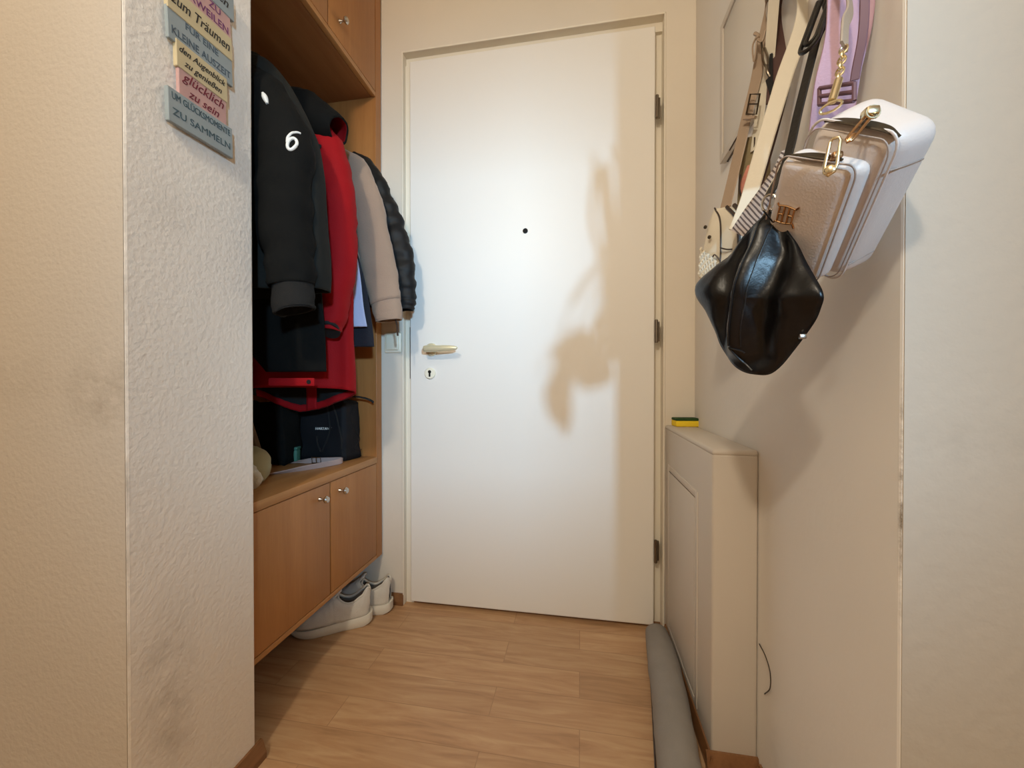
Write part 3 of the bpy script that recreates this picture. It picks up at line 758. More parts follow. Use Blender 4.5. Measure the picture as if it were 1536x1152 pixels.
# ------------------------------------------------------------------ sneakers
def sneaker(loc, rz, label, mirror=1):
    e = empty('sneaker', (0, 0, 0), label, 'shoe', 'white sneakers under the low cabinet')
    # local: heel at x=0, toe at x=.275
    st = [(0.000, .018, .074), (.012, .030, .092), (.035, .036, .070), (.065, .037, .056), (.095, .038, .062), (.120, .040, .082), (.135, .041, .083), (.160, .044, .070), (.190, .047, .056), (.220, .046, .046), (.245, .038, .036), (.262, .024, .026), (.270, .010, .016)]
    bend = lambda x: mirror * .010 * math.sin(PI * min(1, x / .27)) * (x / .27)
    # sole
    so = MB(); rg = []
    for x, w_, h_ in catmull([(-.012, .008, 0), (-.006, .026, 0), (.01, .037, 0), (.05, .041, 0), (.10, .041, 0), (.16, .047, 0), (.20, .051, 0), (.24, .043, 0), (.265, .028, 0), (.279, .010, 0)], 40):
        zt = .034 - .010 * min(1, x / .27) if x > 0 else .036; zb = .0006 + (.012 * ((x - .2) / .08) ** 2 if x > .2 else 0) + (.006 * (1 - x / .02) if x < .02 else 0)
        b_ = bend(x)
        rg.append([Vector((x, b_ + w_ * s_, z_)) for s_, z_ in ((-.92, zb), (-1.03, zb + .008), (-1.0, zt - .006), (-.93, zt), (.93, zt), (1.0, zt - .006), (1.03, zb + .008), (.92, zb))])
    so.loft(rg); so.build('sole', M['sole'], e, angle=50)
    # upper, left and right half sheets with an opening between
    up_ = MB(); rs = catmull([(x, w_, h_) for x, w_, h_ in st], 60)
    op = catmull([(0, 0.0), (.012, .013), (.03, .024), (.06, .027), (.09, .025), (.112, .016), (.124, .004), (.14, 0), (.20, 0), (.27, 0)], 90)
    def ohalf(x):
        for a, b2 in zip(op, op[1:]):
            if a[0] <= x <= b2[0]: return max(0, a[1] + (b2[1] - a[1]) * (x - a[0]) / max(1e-6, b2[0] - a[0]))
        return 0
    for sgn in (-1, 1):
        rings = []
        for x, w_, h_ in rs:
            o_ = ohalf(x); b_ = bend(x); ring = []
            for k in range(13):
                u = k / 12
                yy = w_ * (1 - u ** 2.6) + (o_ if o_ > 0 else 0) * u ** 2.6
                zz = .030 + (h_ - .006) * (math.sin(u * PI / 2) ** .9) if h_ > .03 else .022 + h_ * .6 * u
                ring.append(Vector((x - .006 * u * (1 if x < .03 else 0), b_ + sgn * yy, zz)))
            rings.append(ring)
        up_.loft(rings, caps=False, closed=False)
    bmesh.ops.remove_doubles(up_.bm, verts=up_.bm.verts[:], dist=.0012)
    up_.wrinkle(.0025, 35, 3)
    up_.build('upper', [M['shoe'], M['shoein']], e, angle=180, solid=-.004)
    # collar padding
    cl = MB(); pts = []
    for sgn, rng in ((1, rs), (-1, rs[::-1])):
        for x, w_, h_ in rng:
            o_ = ohalf(x)
            if x < .120 and o_ > .001: pts.append((x - (.006 if x < .03 else 0), bend(x) + sgn * o_, .030 + h_ - .006))
    cl.tube(pts[::2], .0042, 8, closed=True); cl.build('collar', M['shoe'], e, angle=180)
    # insole
    ins = MB(); ins.loft([[Vector((x, bend(x) + s_ * .030, .036)) for s_ in (-1, 1)] for x in (.008, .05, .10, .14)], caps=False, closed=False); ins.build('insole', M['shoein'], e)
    # tongue
    tg = MB(); rg = []
    for x, z_, w_ in catmull([(.170, .072, .014), (.140, .094, .017), (.122, .108, .019), (.108, .120, .017), (.102, .122, .010)], 14):
        rg.append([Vector((x, bend(x) + w_ * s_, z_ - .006 * s_ * s_)) for s_ in (-1, -.6, -.2, .2, .6, 1)])
    tg.loft(rg, caps=False, closed=False); tg.build('tongue', M['shoe'], e, angle=180, solid=.006)
    # laces
    lc_ = MB()
    for x in (.128, .144, .160, .176):
        zt = .112 - (x - .128) * .72
        lc_.tube([(x + .006, bend(x) - .026, zt - .020), (x, bend(x) - .012, zt - .004), (x, bend(x) + .012, zt - .004), (x + .006, bend(x) + .026, zt - .020)], .0024, 8, 14)
    lc_.build('laces', M['sole'], e)
    e.location = loc; e.rotation_euler = (0, 0, rz); e.scale = (.9, .9, 1.08)
    return e
sneaker((-.744, 1.302, 0), math.radians(209), 'white sneaker under the low cabinet, the nearer and larger-looking of the pair')
sneaker((-.702, 1.375, 0), math.radians(192), 'white sneaker under the low cabinet, the farther one by the skirting', -1)

# ------------------------------------------------------------------ sign on the pillar
sg = empty('wooden_sign', (XL, .65, 1.33), 'hanging sign of stacked pastel boards with German lettering on the pillar', 'sign')
def tmat(y, z, tilt=0, x=XL + .0165): return Matrix.Translation((x, y, z)) @ Matrix.Rotation(tilt, 4, 'X') @ Matrix(((0, 0, 1, 0), (1, 0, 0, 0), (0, 1, 0, 0), (0, 0, 0, 1)))
planks = [
    ('signblue', .579, .709, 1.317, 1.377, .03, [('UM GLÜCKSMOMENTE', .0165, .017, 'inkteal', 0, 1.0), ('ZU SAMMELN', .0175, -.010, 'inkteal', 0, 1.1)]),
    ('signpink', .599, .696, 1.372, 1.427, .02, [('glücklich', .024, .013, 'inkred', .35, 1.0), ('zu sein', .022, -.011, 'inkred', .35, 1.0)]),
    ('signcream', .594, .697, 1.423, 1.471, .03, [('den Augenblick', .0165, .010, 'ink', .4, .95), ('zu genießen', .0165, -.010, 'ink', .4, .95)]),
    ('signblue', .580, .711, 1.464, 1.520, .05, [('FÜR EINE', .0165, .015, 'inkblue', 0, 1.0), ('KLEINE AUSZEIT', .019, -.010, 'inkblue', 0, 1.0)]),
    ('signcream', .578, .709, 1.515, 1.560, .05, [('zum Träumen', .026, .0, 'ink', .3, 1.0)]),
    ('signpink', .590, .707, 1.556, 1.604, .04, [('ZEIT ZU', .018, .012, 'inkplum', 0, 1.1), ('VERWEILEN', .019, -.010, 'inkplum', 0, 1.05)]),
    ('signblue', .584, .714, 1.601, 1.650, .03, [('Das Leben', .024, -.002, 'ink', .3, 1.0)]),
]
tot = MB().box((XL, .61, 1.33), (XL + .005, .68, 1.65)); tot.build('backing', M['signedge'], sg, smooth=False)
for i, (mm, y0, y1, z0, z1, tl, lines) in enumerate(planks):
    ym, zm = (y0 + y1) / 2, (z0 + z1) / 2
    th = .007 if i % 2 else .0085
    Mx = Matrix.Translation((XL + .0045, ym, zm)) @ Matrix.Rotation(tl, 4, 'X')
    pk = MB().box((0, -(y1 - y0) / 2, -(z1 - z0) / 2), (th, (y1 - y0) / 2, (z1 - z0) / 2), .001, 1, Mx).build('board', M[mm], sg, smooth=False)
    for body_, size, dz, ink, shear, sx in lines:
        text(body_, size, M[ink], pk, Matrix.Translation((XL + .0045 + th + .0003, ym, zm)) @ Matrix.Rotation(tl, 4, 'X') @ tmat(0, dz, 0, 0), shear=shear, sx=sx, fit=(y1 - y0) * .9)

# ------------------------------------------------------------------ bags on the right wall
def trilin(c, i, j, k):
    """c[(front/back, left/right, bottom/top)] -> point"""
    p = Vector((0, 0, 0))
    for a in (0, 1):
        for b_ in (0, 1):
            for d in (0, 1):
                p += c[a][b_][d] * ((i if a else 1 - i) * (j if b_ else 1 - j) * (k if d else 1 - k))
    return p
ftl, ftr, fbr, btl, btr, bbr = [V(q) for q in [(0.2494, 0.4864, 1.1473), (0.3018, 0.4375, 1.0952), (0.327, 0.5752, 0.9869), (0.3239, 0.4996, 1.1855), (0.3547, 0.4468, 1.1124), (0.3754, 0.5838, 1.0119)]]
fbl = ftl + (fbr - ftr) * .97; bbl = btl + (bbr - btr) * .97
cor = [[[fbl, ftl], [fbr, ftr]], [[bbl, btl], [bbr, btr]]]
dims = Vector(((btr - ftr).length, (ftr - ftl).length, (ftl - fbl).length))
def hexbox(lo, hi, bev, seg=5, puff=0, cuts=6):
    """rounded box in the bag's own frame (front-back, left-right, bottom-top in 0..1)"""
    lo, hi = V(lo), V(hi); d = Vector([(hi[n] - lo[n]) * dims[n] for n in range(3)])
    t = bmesh.new(); bmesh.ops.create_cube(t, size=1)
    for v in t.verts: v.co = Vector([v.co[n] * d[n] for n in range(3)])
    bmesh.ops.bevel(t, geom=t.edges[:], offset=bev, segments=seg, profile=.5, affect='EDGES')
    bmesh.ops.subdivide_edges(t, edges=[e for e in t.edges if e.calc_length() > .03], cuts=cuts, use_grid_fill=True)
    mb = MB()
    for v in t.verts:
        u = Vector([v.co[n] / d[n] for n in range(3)])      # -.5 .. .5
        if puff:
            g = (1 - 4 * u.y * u.y) * (1 - 4 * u.z * u.z)
            if abs(u.x) > .3: u.x += math.copysign(puff * g, u.x)
            g = (1 - 4 * u.x * u.x) * (1 - 4 * u.z * u.z)
            if abs(u.y) > .3: u.y += math.copysign(puff * .3 * max(0, g), u.y)
        w_ = Vector([lo[n] + (u[n] + .5) * (hi[n] - lo[n]) for n in range(3)])
        v.co = trilin(cor, *w_)
    mb.merge(t); return mb
wb = empty('camera_bag', tuple(fbr), 'blush white leather shoulder bag with gold zip pulls, hanging nearest the camera', 'bag')
T = lambda i, j, k: trilin(cor, i, j, k)
hexbox((0, 0, 0), (1, 1, 1), .019, puff=.03).build('bag_body', M['blush'], wb, angle=60)
pkt = hexbox((-.40, .0, .03), (.05, .90, .86), .012, puff=.04).build('front_pocket', M['blush'], wb, angle=60)
def edge_loop(i, j0, j1, k0, k1, r, n=6):
    """rounded rectangle of piping on the plane i"""
    pts = []
    for cj, ck, a0 in ((j1 - r[0], k1 - r[1], 0), (j0 + r[0], k1 - r[1], 90), (j0 + r[0], k0 + r[1], 180), (j1 - r[0], k0 + r[1], 270)):
        for q in range(n + 1):
            a = math.radians(a0 + 90 * q / n); pts.append(T(i, cj + r[0] * math.cos(a), ck + r[1] * math.sin(a)))
    return pts
t = MB().tube(edge_loop(-.37, .0, .905, .025, .865, (.11, .09)), .0010, 8, closed=True); t.build('piping', M['blushd'], pkt)
t = MB().tube(edge_loop(.06, -.005, 1.005, -.004, 1.004, (.16, .11)), .0014, 8, closed=True); t.build('piping', M['blush'], wb)
t = MB().tube(edge_loop(-.02, .03, .985, .02, .97, (.15, .11)), .0008, 8, closed=True); t.build('piping', M['blushd'], wb)
# seams on the side panel
t = MB().tube([T(.10 + .66 * s_, 1.003 + .008 * math.sin(PI * s_), .80) for s_ in [q / 12 for q in range(13)]], .0010, 6); t.build('side_seam', M['blushd'], wb); t = MB().tube([T(.12 + .6 * s_, 1.002, .14 + .02 * s_) for s_ in [q / 12 for q in range(13)]], .0010, 6); t.build('side_seam', M['blushd'], wb)
# zips: dark tape in a raised slit
t = MB().ribbon([T(.10, .12, .985), T(.10, .3, 1.004), T(.10, .55, 1.010), T(.10, .8, 1.006), T(.12, .95, .975)], list([(T(.3, .5, 1) - T(.1, .5, 1)).normalized()[:]] * 5), lambda u: .004 + .010 * math.sin(PI * min(.97, max(.03, u))), .002, 30); t.build('main_zip', M['zipd'], wb)
t = MB().ribbon([T(-.30, .08, .855), T(-.30, .3, .874), T(-.30, .5, .878), T(-.30, .68, .874)], list([(T(-.1, .5, 1) - T(-.3, .5, 1)).normalized()[:]] * 4), lambda u: .003 + .008 * math.sin(PI * min(.97, max(.03, u))), .002, 24); t.build('pocket_zip', M['zipd'], pkt)
# zip pulls
def pull(pts, bw, parent, m=M['gold']):
    """open gold ring with a heavy closed end hanging from a slider; pts = top, bottom"""
    a, b_ = V(pts[0]), V(pts[1]); d = (b_ - a); L_ = d.length; d.normalize()
    s_ = (T(-.4, 1, .5) - T(-.4, 0, .5)).normalized(); s_ = (s_ - d * s_.dot(d)).normalized(); n_ = d.cross(s_)
    mb = MB()
    loop = [a - s_ * bw * .8, a - s_ * bw * .5 - d * .003, a + s_ * bw * .5 - d * .003, a + s_ * bw * .8, a + s_ * bw + d * L_ * .7, b_ + s_ * bw * .8 - d * .002, b_ + d * .001, b_ - s_ * bw * .8 - d * .002, a - s_ * bw + d * L_ * .7]
    mb.tube([tuple(p) for p in loop], .0016, 8, closed=True)
    rr = []
    for u in (0, .15, .5, .85, 1):
        c_ = a + d * L_ * (.70 + .33 * u); q_ = math.sin(PI * (.12 + .76 * u)) * 1.12
        rr.append([c_ + s_ * bw * q_ * math.cos(t_) + n_ * .0028 * q_ * math.sin(t_) for t_ in [2 * PI * k_ / 14 for k_ in range(14)]])
    mb.loft(rr)
    return mb.build('zip_pull', m, parent, angle=60)
sl = MB(); Mz = Matrix.Translation(T(-.31, .60, .885)); sl.box((-.005, -.006, -.003), (.005, .006, .004), .002, 2, Mz)
sl.build('zip_slider', M['rosegold'], pkt)
pull([(0.2453, 0.4349, 1.0937), (0.242, 0.4391, 1.0638)], .0050, pkt)
c0, c1 = V((0.2836, 0.4488, 1.1244)), V((0.2594, 0.4404, 1.0955))
pull([c0[:], c1[:]], .0030, wb, M['rosegold'])
sl = MB(); sl.box((-.006, -.006, -.004), (.006, .006, .004), .002, 2, Matrix.Translation(c0 + Vector((0, 0, .002)))); sl.tube([c0 + Vector((.006 * math.cos(a), -.004, .006 * math.sin(a))) for a in [2 * PI * k_ / 16 for k_ in range(16)]], .0012, 6, closed=True); sl.build('zip_slider', M['gold'], wb)
# monogram emblem on the pocket front
em = MB()
def E_(u, v_): return T(-.435, .17 + .23 * u, .43 + .13 * v_)
for path in ([(0, .95), (.5, .98), (1.0, .9)], [(0, .05), (.5, .02), (1.0, .1)], [(.08, .05), (.08, .95)], [(.36, .03), (.36, .96)], [(.64, .03), (.64, .97)], [(.92, .08), (.92, .92)], [(.08, .5), (.36, .5)], [(.64, .5), (.92, .5)], [(1.0, .9), (1.14, 1.06)], [(1.0, .1), (1.12, -.12)], [(.0, .95), (-.08, 1.08)], [(.0, .05), (-.08, -.06)]):
    em.tube([tuple(E_(*q)) for q in path], .0012, 6, 8 if len(path) > 2 else 0)
em.build('emblem', M['rosegold'], pkt)
# strap: lobster clip, gold bar and webbing going up to the hook
cA = V((0.2689, 0.4851, 1.1602)); cB = V((0.2806, 0.4925, 1.1916)); cC = V((0.2897, 0.4995, 1.2326))
t = MB(); t.tube([tuple(cA + (cB - cA) * .15), tuple(cB)], .0042, 10); t.tube([tuple(cA + Vector((.007 * math.cos(a), -.007 * math.cos(a), .005 * math.sin(a) - .002))) for a in [2 * PI * k_ / 16 for k_ in range(16)]], .0014, 6, closed=True); t.build('strap_bar', M['gold'], wb)
t = MB(); N_ = 6
for q in range(N_):
    c_ = cB + (cC - cB) * ((q + .5) / N_); ax = (cC - cB).normalized(); s_ = Vector((.7, -.7, 0)) if q % 2 else Vector((.7, .7, 0))
    L_ = (cC - cB).length / N_ * .75
    t.tube([tuple(c_ + ax * L_ * math.cos(a) + s_ * .0036 * math.sin(a)) for a in [2 * PI * k_ / 14 for k_ in range(14)]], .0012, 6, closed=True)
t.build('chain', M['gold'], wb)
HK = Vector((.345, .575, 1.60))   # front hook
HK2 = Vector((.345, .745, 1.62))  # rear hook
ws = [tuple(cC), (0.3109, 0.534, 1.2858), (0.3357, 0.5692, 1.3426), (.315, .572, 1.45), (.325, .575, 1.588)]
t = MB().ribbon(ws, (-.75, -.66, 0), .0155, .0028, 30); t.build('shoulder_strap', M['taupe'], wb)

# lilac webbing strap of a bag behind
ls = empty('lilac_strap', (0.3452, 0.6, 1.2458), 'wide lilac webbing strap with plum slider behind the gold chain', 'bag strap')
ld = (.85, -.5, 0)
t = MB().ribbon([(0.3465, 0.625, 1.217), (0.3452, 0.61, 1.2711), (0.3555, 0.6, 1.3685), (.338, .585, 1.585)], ld, .050, .0025, 24); t.build('webbing', M['lilac'], ls)
t = MB().ribbon([(0.3519, 0.585, 1.2516), (0.3534, 0.57, 1.3405), (.345, .575, 1.58)], ld, .010, .0022, 16); t.build('webbing_edge', M['lilacd'], ls)
for yy in (126, 143):
    pass
sA, sB = V((0.3254, 0.605, 1.2591)), V((0.3405, 0.56, 1.2311))
t = MB()
for dz in (0, -.011, -.022): t.tube([tuple(sA + Vector((-.004, 0, dz))), tuple(sB + Vector((-.004, 0, dz)))], .0026, 8)
t.tube([tuple(sA + Vector((-.004, 0, 0))), tuple(sA + Vector((-.004, 0, -.022)))], .0026, 8); t.tube([tuple(sB + Vector((-.004, 0, 0))), tuple(sB + Vector((-.004, 0, -.022)))], .0026, 8)
t.build('slider', M['lilacd'], ls)

# black pouch
po = empty('leather_pouch', (0.2347, 0.6013, 0.8705), 'black leather zip pouch hanging by one corner in front of the white bag', 'pouch')
apex = V((0.2488, 0.5735, 1.083)); Lc = V((0.1876, 0.6799, 1.012)); Rc = V((0.2675, 0.4949, 0.9594)); Bl = V((0.2233, 0.6151, 0.8784)); Br = V((0.2562, 0.5735, 0.8734)); BR2 = V((0.2676, 0.5319, 0.9135))
outN = Vector((-.80, -.60, 0)).normalized()
# outline around the pouch, then a puffed front with a ridge along the zip and a back
outline = [tuple(apex), (0.2345, 0.5966, 1.0735), (0.2143, 0.6382, 1.046), tuple(Lc), (0.1987, 0.666, 0.9663), (0.2093, 0.6382, 0.9113), tuple(Bl), (0.2395, 0.592, 0.8684), tuple(Br), tuple(BR2), (0.2685, 0.5041, 0.9409), tuple(Rc), (0.2644, 0.518, 0.9959), (0.2573, 0.5457, 1.0458)]
oc = catmull(outline + [outline[0]], 112)[:-1]
cen = sum((V(p) for p in outline), Vector()) / len(outline)
mid = [V(q) for q in catmull([tuple(apex), (0.2417, 0.5827, 1.0139), (0.2298, 0.592, 0.9621), (0.2172, 0.6059, 0.9065)], 60)]
t = MB(); rings = []
R_ = 22
def ridge(p):
    d = min((p - q).length for q in mid)
    return d
for k_ in range(R_ + 1):
    u = k_ / R_            # 0 rim -> 1 centre
    ring = []
    for p in oc:
        p = V(p); q = p.lerp(cen, u * .985)
        h_ = .030 * (1 - (1 - u) ** 2) ** .8
        dd = (q - apex).length; h_ *= min(1, dd / .07) ** .7
        d = ridge(q)
        h_ += (.019 * math.exp(-(d / .015) ** 2) - .015 * math.exp(-((d - .034) / .017) ** 2)) * min(1, u * 5)
        ring.append(q + outN * h_ * .92)
    rings.append(ring)
t.loft(rings, caps=False); cap = [v for v in t.bm.verts][-len(oc):]; t.bm.faces.new(cap)
rings = []
for k_ in range(9):
    u = k_ / 8
    rings.append([V(p).lerp(cen, u * .98) - outN * (.024 * (1 - (1 - u) ** 2)) * min(1, ((V(p).lerp(cen, u) - apex).length) / .07) for p in oc])
t.loft(rings, caps=False); t.bm.faces.new([v for v in t.bm.verts][-len(oc):])
bmesh.ops.remove_doubles(t.bm, verts=t.bm.verts[:], dist=1e-5)
t.wrinkle(.006, 13, 17, (1, 1, .5))
pbo = t.build('pouch_body', M['black'], po, angle=180)
ptree = bvh(pbo)
def on_pouch(p, off=.001):
    p = V(p); h_ = ptree.ray_cast(p + outN * .15, -outN); return (h_[0] + outN * off) if h_[0] is not None else p + outN * .04
# zip along the ridge and a seam beside it
t = MB().tube([tuple(on_pouch(q)) for q in mid[2::3]], .0014, 6); t.tube([tuple(on_pouch(q + Vector((.010, -.010, 0)))) for q in mid[3::3]], .0010, 6)
t.build('zip', M['blackm'], po)
t = MB().tube([tuple(on_pouch(q)) for q in catmull([(0.2172, 0.6059, 0.9065), (0.2234, 0.6013, 0.8892), (0.2336, 0.592, 0.874)], 12)], .0012, 6); t.tube([tuple(on_pouch(q)) for q in catmull([(0.2172, 0.6059, 0.9065), (0.2278, 0.5994, 0.9021), (0.2327, 0.5966, 0.8982)], 12)], .0010, 6); t.build('corner_seam', M['blackm'], po)
t = MB().box((-.004, -.003, -.003), (.004, .003, .003), .001, 2, Matrix.Translation(BR2 + outN * .004)); t.build('side_tag', M['chrome'], po)
# ring and strap of the pouch
rc_ = apex + Vector((-.003, 0, .012))
t = MB().tube([tuple(rc_ + Vector((.006 * math.cos(a), -.006 * math.cos(a), .011 * math.sin(a)))) for a in [2 * PI * k_ / 20 for k_ in range(20)]], .0018, 8, closed=True); t.tube([tuple(apex + outN * .004), tuple(rc_ + Vector((0, 0, -.008)))], .003, 8); t.build('ring', M['chrome'], po)
sdr = (.5, -.86, 0)
t = MB().ribbon([tuple(rc_ + Vector((0, 0, .010))), (0.2754, 0.592, 1.159), (0.301, 0.6151, 1.2389), (0.3326, 0.6382, 1.3415), (0.3578, 0.6567, 1.4216), (.340, .745, 1.609)], sdr, .0145, .0028, 50); t.build('strap', M['blackm'], po)
# long looped buckle slide on the strap
lp0, lp1 = V((0.3212, 0.6244, 1.3364)), V((0.3553, 0.6475, 1.4191))
for k_, (aa, bb, ww) in enumerate(((lp0, lp1, .0125), (lp0 + (lp1 - lp0) * .08, lp1, .0075))):
    s_ = V(sdr); pts = []
    for q in range(9):
        a = PI * q / 8; pts.append(tuple(aa + s_ * ww * math.cos(a) * 1 - (lp1 - lp0).normalized() * ww * 1.3 * math.sin(a)))
    pts = [tuple(bb + s_ * ww)] + pts + [tuple(bb - s_ * ww)]
    t = MB().tube([V(q) + outN * .004 for q in pts], .0030, 8); t.build('strap_loop', M['blackm'], po)

# cream bag deeper in, half hidden by the pouch
cbg = empty('cream_bag', (0.2791, 0.86, 1.0371), 'small cream leather bag with dark edging behind the black pouch', 'bag')
cw = Vector((.55, -.84, 0))
def slab(outl, depthv, m, name, root, bev=.003, puff=0):
    """closed outline of points given a thickness along depthv"""
    mb = MB(); A = [V(p) for p in outl]; dv = V(depthv)
    c = sum(A, Vector()) / len(A); rings = []
    for s_, k_ in ((0, .96), (.06, 1), (.94, 1), (1, .96)): rings.append([c + (p - c) * k_ + dv * s_ for p in A])
    mb.loft(rings); return mb.build(name, m, root, angle=35)
fl = [(0.2684, 0.86, 1.21), (0.2737, 0.845, 1.1794), (0.2751, 0.845, 1.1238), (0.2757, 0.85, 1.0816), (0.2663, 0.86, 1.0888), (0.2529, 0.88, 1.1367), (0.2588, 0.87, 1.1836)]
slab(fl, (.012, .004, 0), M['cream'], 'flap', cbg)
t = MB().tube(catmull([fl[0], fl[1], fl[2], fl[3]], 24), .0016, 8); t.build('flap_edge', M['edge'], cbg)
bd = [(0.2693, 0.855, 1.2064), (0.2825, 0.835, 1.2008), (0.2911, 0.815, 1.1725), (0.2953, 0.81, 1.1388), (0.2955, 0.81, 1.0759), (0.2899, 0.82, 1.0279), (0.2594, 0.87, 1.04), (0.2544, 0.88, 1.084), (0.2755, 0.85, 1.1255)]
slab(bd, (.030, .010, 0), M['cream'], 'bag_body', cbg)
t = MB().tube(catmull([bd[1], bd[2], bd[3], bd[4]], 24), .0032, 8); t.tube([V(q) + Vector((.015, .004, .004)) for q in catmull([bd[1], bd[2], bd[3], bd[4]], 24)], .004, 8); t.build('gusset_edge', M['edge'], cbg)
t = MB().tube(catmull([(0.2728, 0.838, 1.1217), (0.2804, 0.828, 1.1153), (0.2872, 0.82, 1.1123)], 10), .0014, 6); t.tube(catmull([(0.2622, 0.855, 1.1064), (0.2656, 0.85, 1.1127), (0.274, 0.845, 1.1001)], 10), .0014, 6); t.build('pocket_seam', M['edge'], cbg)
for pxp in ((0.2536, 0.865, 1.1738), (0.2598, 0.86, 1.1513)):
    t = MB().lathe([(0, 0), (.0036, 0), (.0036, .002), (.002, .003), (0, .003)], V(pxp) + Vector((-.001, -.001, 0)), (-.8, -.6, 0), 14); t.build('rivet', M['zipd'], cbg)
# woven lower part
t = MB()
for q in range(9):
    f_ = q / 8
    a0 = V((0.2475, 0.87, 1.1337)).lerp(V((0.2682, 0.85, 1.0993)), f_); a1 = V((0.2438, 0.87, 1.0749)).lerp(V((0.2574, 0.855, 1.0502)), f_)
    t.tube([tuple(a0 + (a1 - a0) * w_ / 14 + outN * (.002 + .0022 * math.sin(w_ * 1.6 + q * PI))) for w_ in range(15)], .0028, 6)
t.build('woven_front', M['creamd'], cbg)
# its taupe buckled strap
tk = [(0.2851, 0.85, 1.2044), (0.3067, 0.86, 1.2898), (0.331, 0.87, 1.3934), (0.35, 0.875, 1.471), (0.3656, 0.875, 1.5597), (0.3766, 0.87, 1.6198), (.352, .81, 1.60), (.345, .752, 1.628)]
t = MB().ribbon(tk, (.55, -.83, 0), .026, .003, 44); t.build('strap', M['taupe'], cbg)
for pa, pb in (((0), (1)),):
    pass
t = MB()
q0, q1, q2, q3 = V((0.3265, 0.855, 1.3881)), V((0.3367, 0.835, 1.3737)), V((0.3444, 0.84, 1.4147)), V((0.3356, 0.86, 1.43))
t.tube([tuple(q + outN * .003) for q in (q0, q1, q2, q3)], .0018, 8, closed=True); t.tube([tuple(q0.lerp(q3, .5) + outN * .004), tuple(q1.lerp(q2, .5) + outN * .004)], .0014, 8)
t.build('buckle', M['zipd'], cbg)
t = MB().ribbon([(0.3209, 0.856, 1.3815), (0.332, 0.832, 1.3671)], (.1, 0, 1), .006, .006); t.build('strap_keeper', M['taupe'], cbg)
t = MB().ribbon([(0.3291, 0.868, 1.3723), (0.3205, 0.885, 1.3498), (0.3071, 0.905, 1.3236)], (.5, -.5, .5), .004, .0024, 16); t.ribbon([(0.3231, 0.875, 1.3706), (0.3159, 0.89, 1.3573), (0.3092, 0.9, 1.3444)], (.5, -.5, .5), .003, .0018, 12); t.build('strap_end', M['edge'], cbg)
# knotted cord ties
t = MB()
t.tube(catmull([(0.3456, 0.865, 1.5461), (0.3415, 0.87, 1.5324), (0.3434, 0.868, 1.5012), (0.3449, 0.86, 1.5341)], 24), .0018, 6)
t.tube(catmull([(0.3456, 0.862, 1.541), (0.3513, 0.852, 1.5264), (0.3563, 0.85, 1.5447)], 16), .0024, 6)
t.tube(catmull([(0.3427, 0.864, 1.5536), (0.3477, 0.858, 1.5425), (0.3444, 0.862, 1.5411)], 10), .0034, 6)
t.build('cord_tie', M['taupe'], cbg)

# canvas bag with coral patch, behind
cv = empty('canvas_bag', (0.3256, 0.86, 1.1951), 'olive and coral canvas bag hidden behind the cream strap', 'bag')
o1 = [(0.3344, 0.875, 1.3546), (0.3575, 0.845, 1.3418), (0.3562, 0.84, 1.1846), (0.3138, 0.875, 1.1886), (0.3203, 0.88, 1.2856)]
slab(o1, (.008, .002, 0), M['olive'], 'bag_body', cv)
t = MB().tube([(0.3409, 0.857, 1.343), (0.3402, 0.858, 1.3147), (0.3375, 0.86, 1.2923)], .0014, 6, 10); t.build('seam', M['edge'], cv)
o2 = [(0.3297, 0.862, 1.2914), (0.3408, 0.85, 1.2879), (0.346, 0.845, 1.2653), (0.3428, 0.842, 1.1864), (0.32, 0.865, 1.2244), (0.3185, 0.868, 1.2594)]
slab(o2, (.004, .001, 0), M['coral'], 'patch', cv)
t = MB().tube(catmull([(0.3159, 0.858, 1.272), (0.3136, 0.858, 1.2483), (0.3167, 0.853, 1.2245), (0.3235, 0.842, 1.206)], 18), .0018, 6); t.build('patch_edge', M['edge'], cv)
cs = [(0.3414, 0.855, 1.3168), (0.3536, 0.862, 1.4054), (0.3662, 0.867, 1.4867), (.366, .865, 1.44), (.350, .79, 1.612), (.345, .755, 1.634)]
t = MB().ribbon(cs, (.55, -.83, 0), .021, .003, 30); t.build('strap', M['cream'], cv)

# dark brown bag straps behind the cream one
bb = empty('brown_strap', (0.3508, 0.83, 1.4093), 'dark brown leather strap with a metal clasp between taupe and cream straps', 'bag strap')
t = MB().ribbon([(0.3594, 0.815, 1.3852), (0.3735, 0.835, 1.4861), (0.3846, 0.84, 1.5902), (.348, .78, 1.60), (.344, .748, 1.640)], (.75, -.65, 0), .032, .0035, 30); t.build('strap', M['brown'], bb)
t = MB().ribbon([(0.3546, 0.82, 1.4017), (0.3629, 0.84, 1.4917), (0.3751, 0.85, 1.5819), (0.3797, 0.85, 1.6004)], (.6, -.8, 0), .007, .003, 20); t.build('strap_edge', M['liner'], bb)
t = MB()
t.tube(catmull([(0.3493, 0.85, 1.5225), (0.3489, 0.84, 1.4783), (0.3527, 0.835, 1.4636), (0.355, 0.835, 1.4785), (0.3524, 0.843, 1.5059)], 20), .0022, 6); t.tube(catmull([(0.3527, 0.835, 1.4661), (0.3518, 0.83, 1.4497), (0.3565, 0.83, 1.439)], 10), .0026, 8); t.build('clasp', M['hinge'], bb)
t = MB().ribbon([(0.3542, 0.83, 1.4367), (0.3567, 0.825, 1.4151), (0.3593, 0.82, 1.3912)], (.6, -.8, 0), .012, .005, 10); t.build('strap_tip', M['liner'], bb)

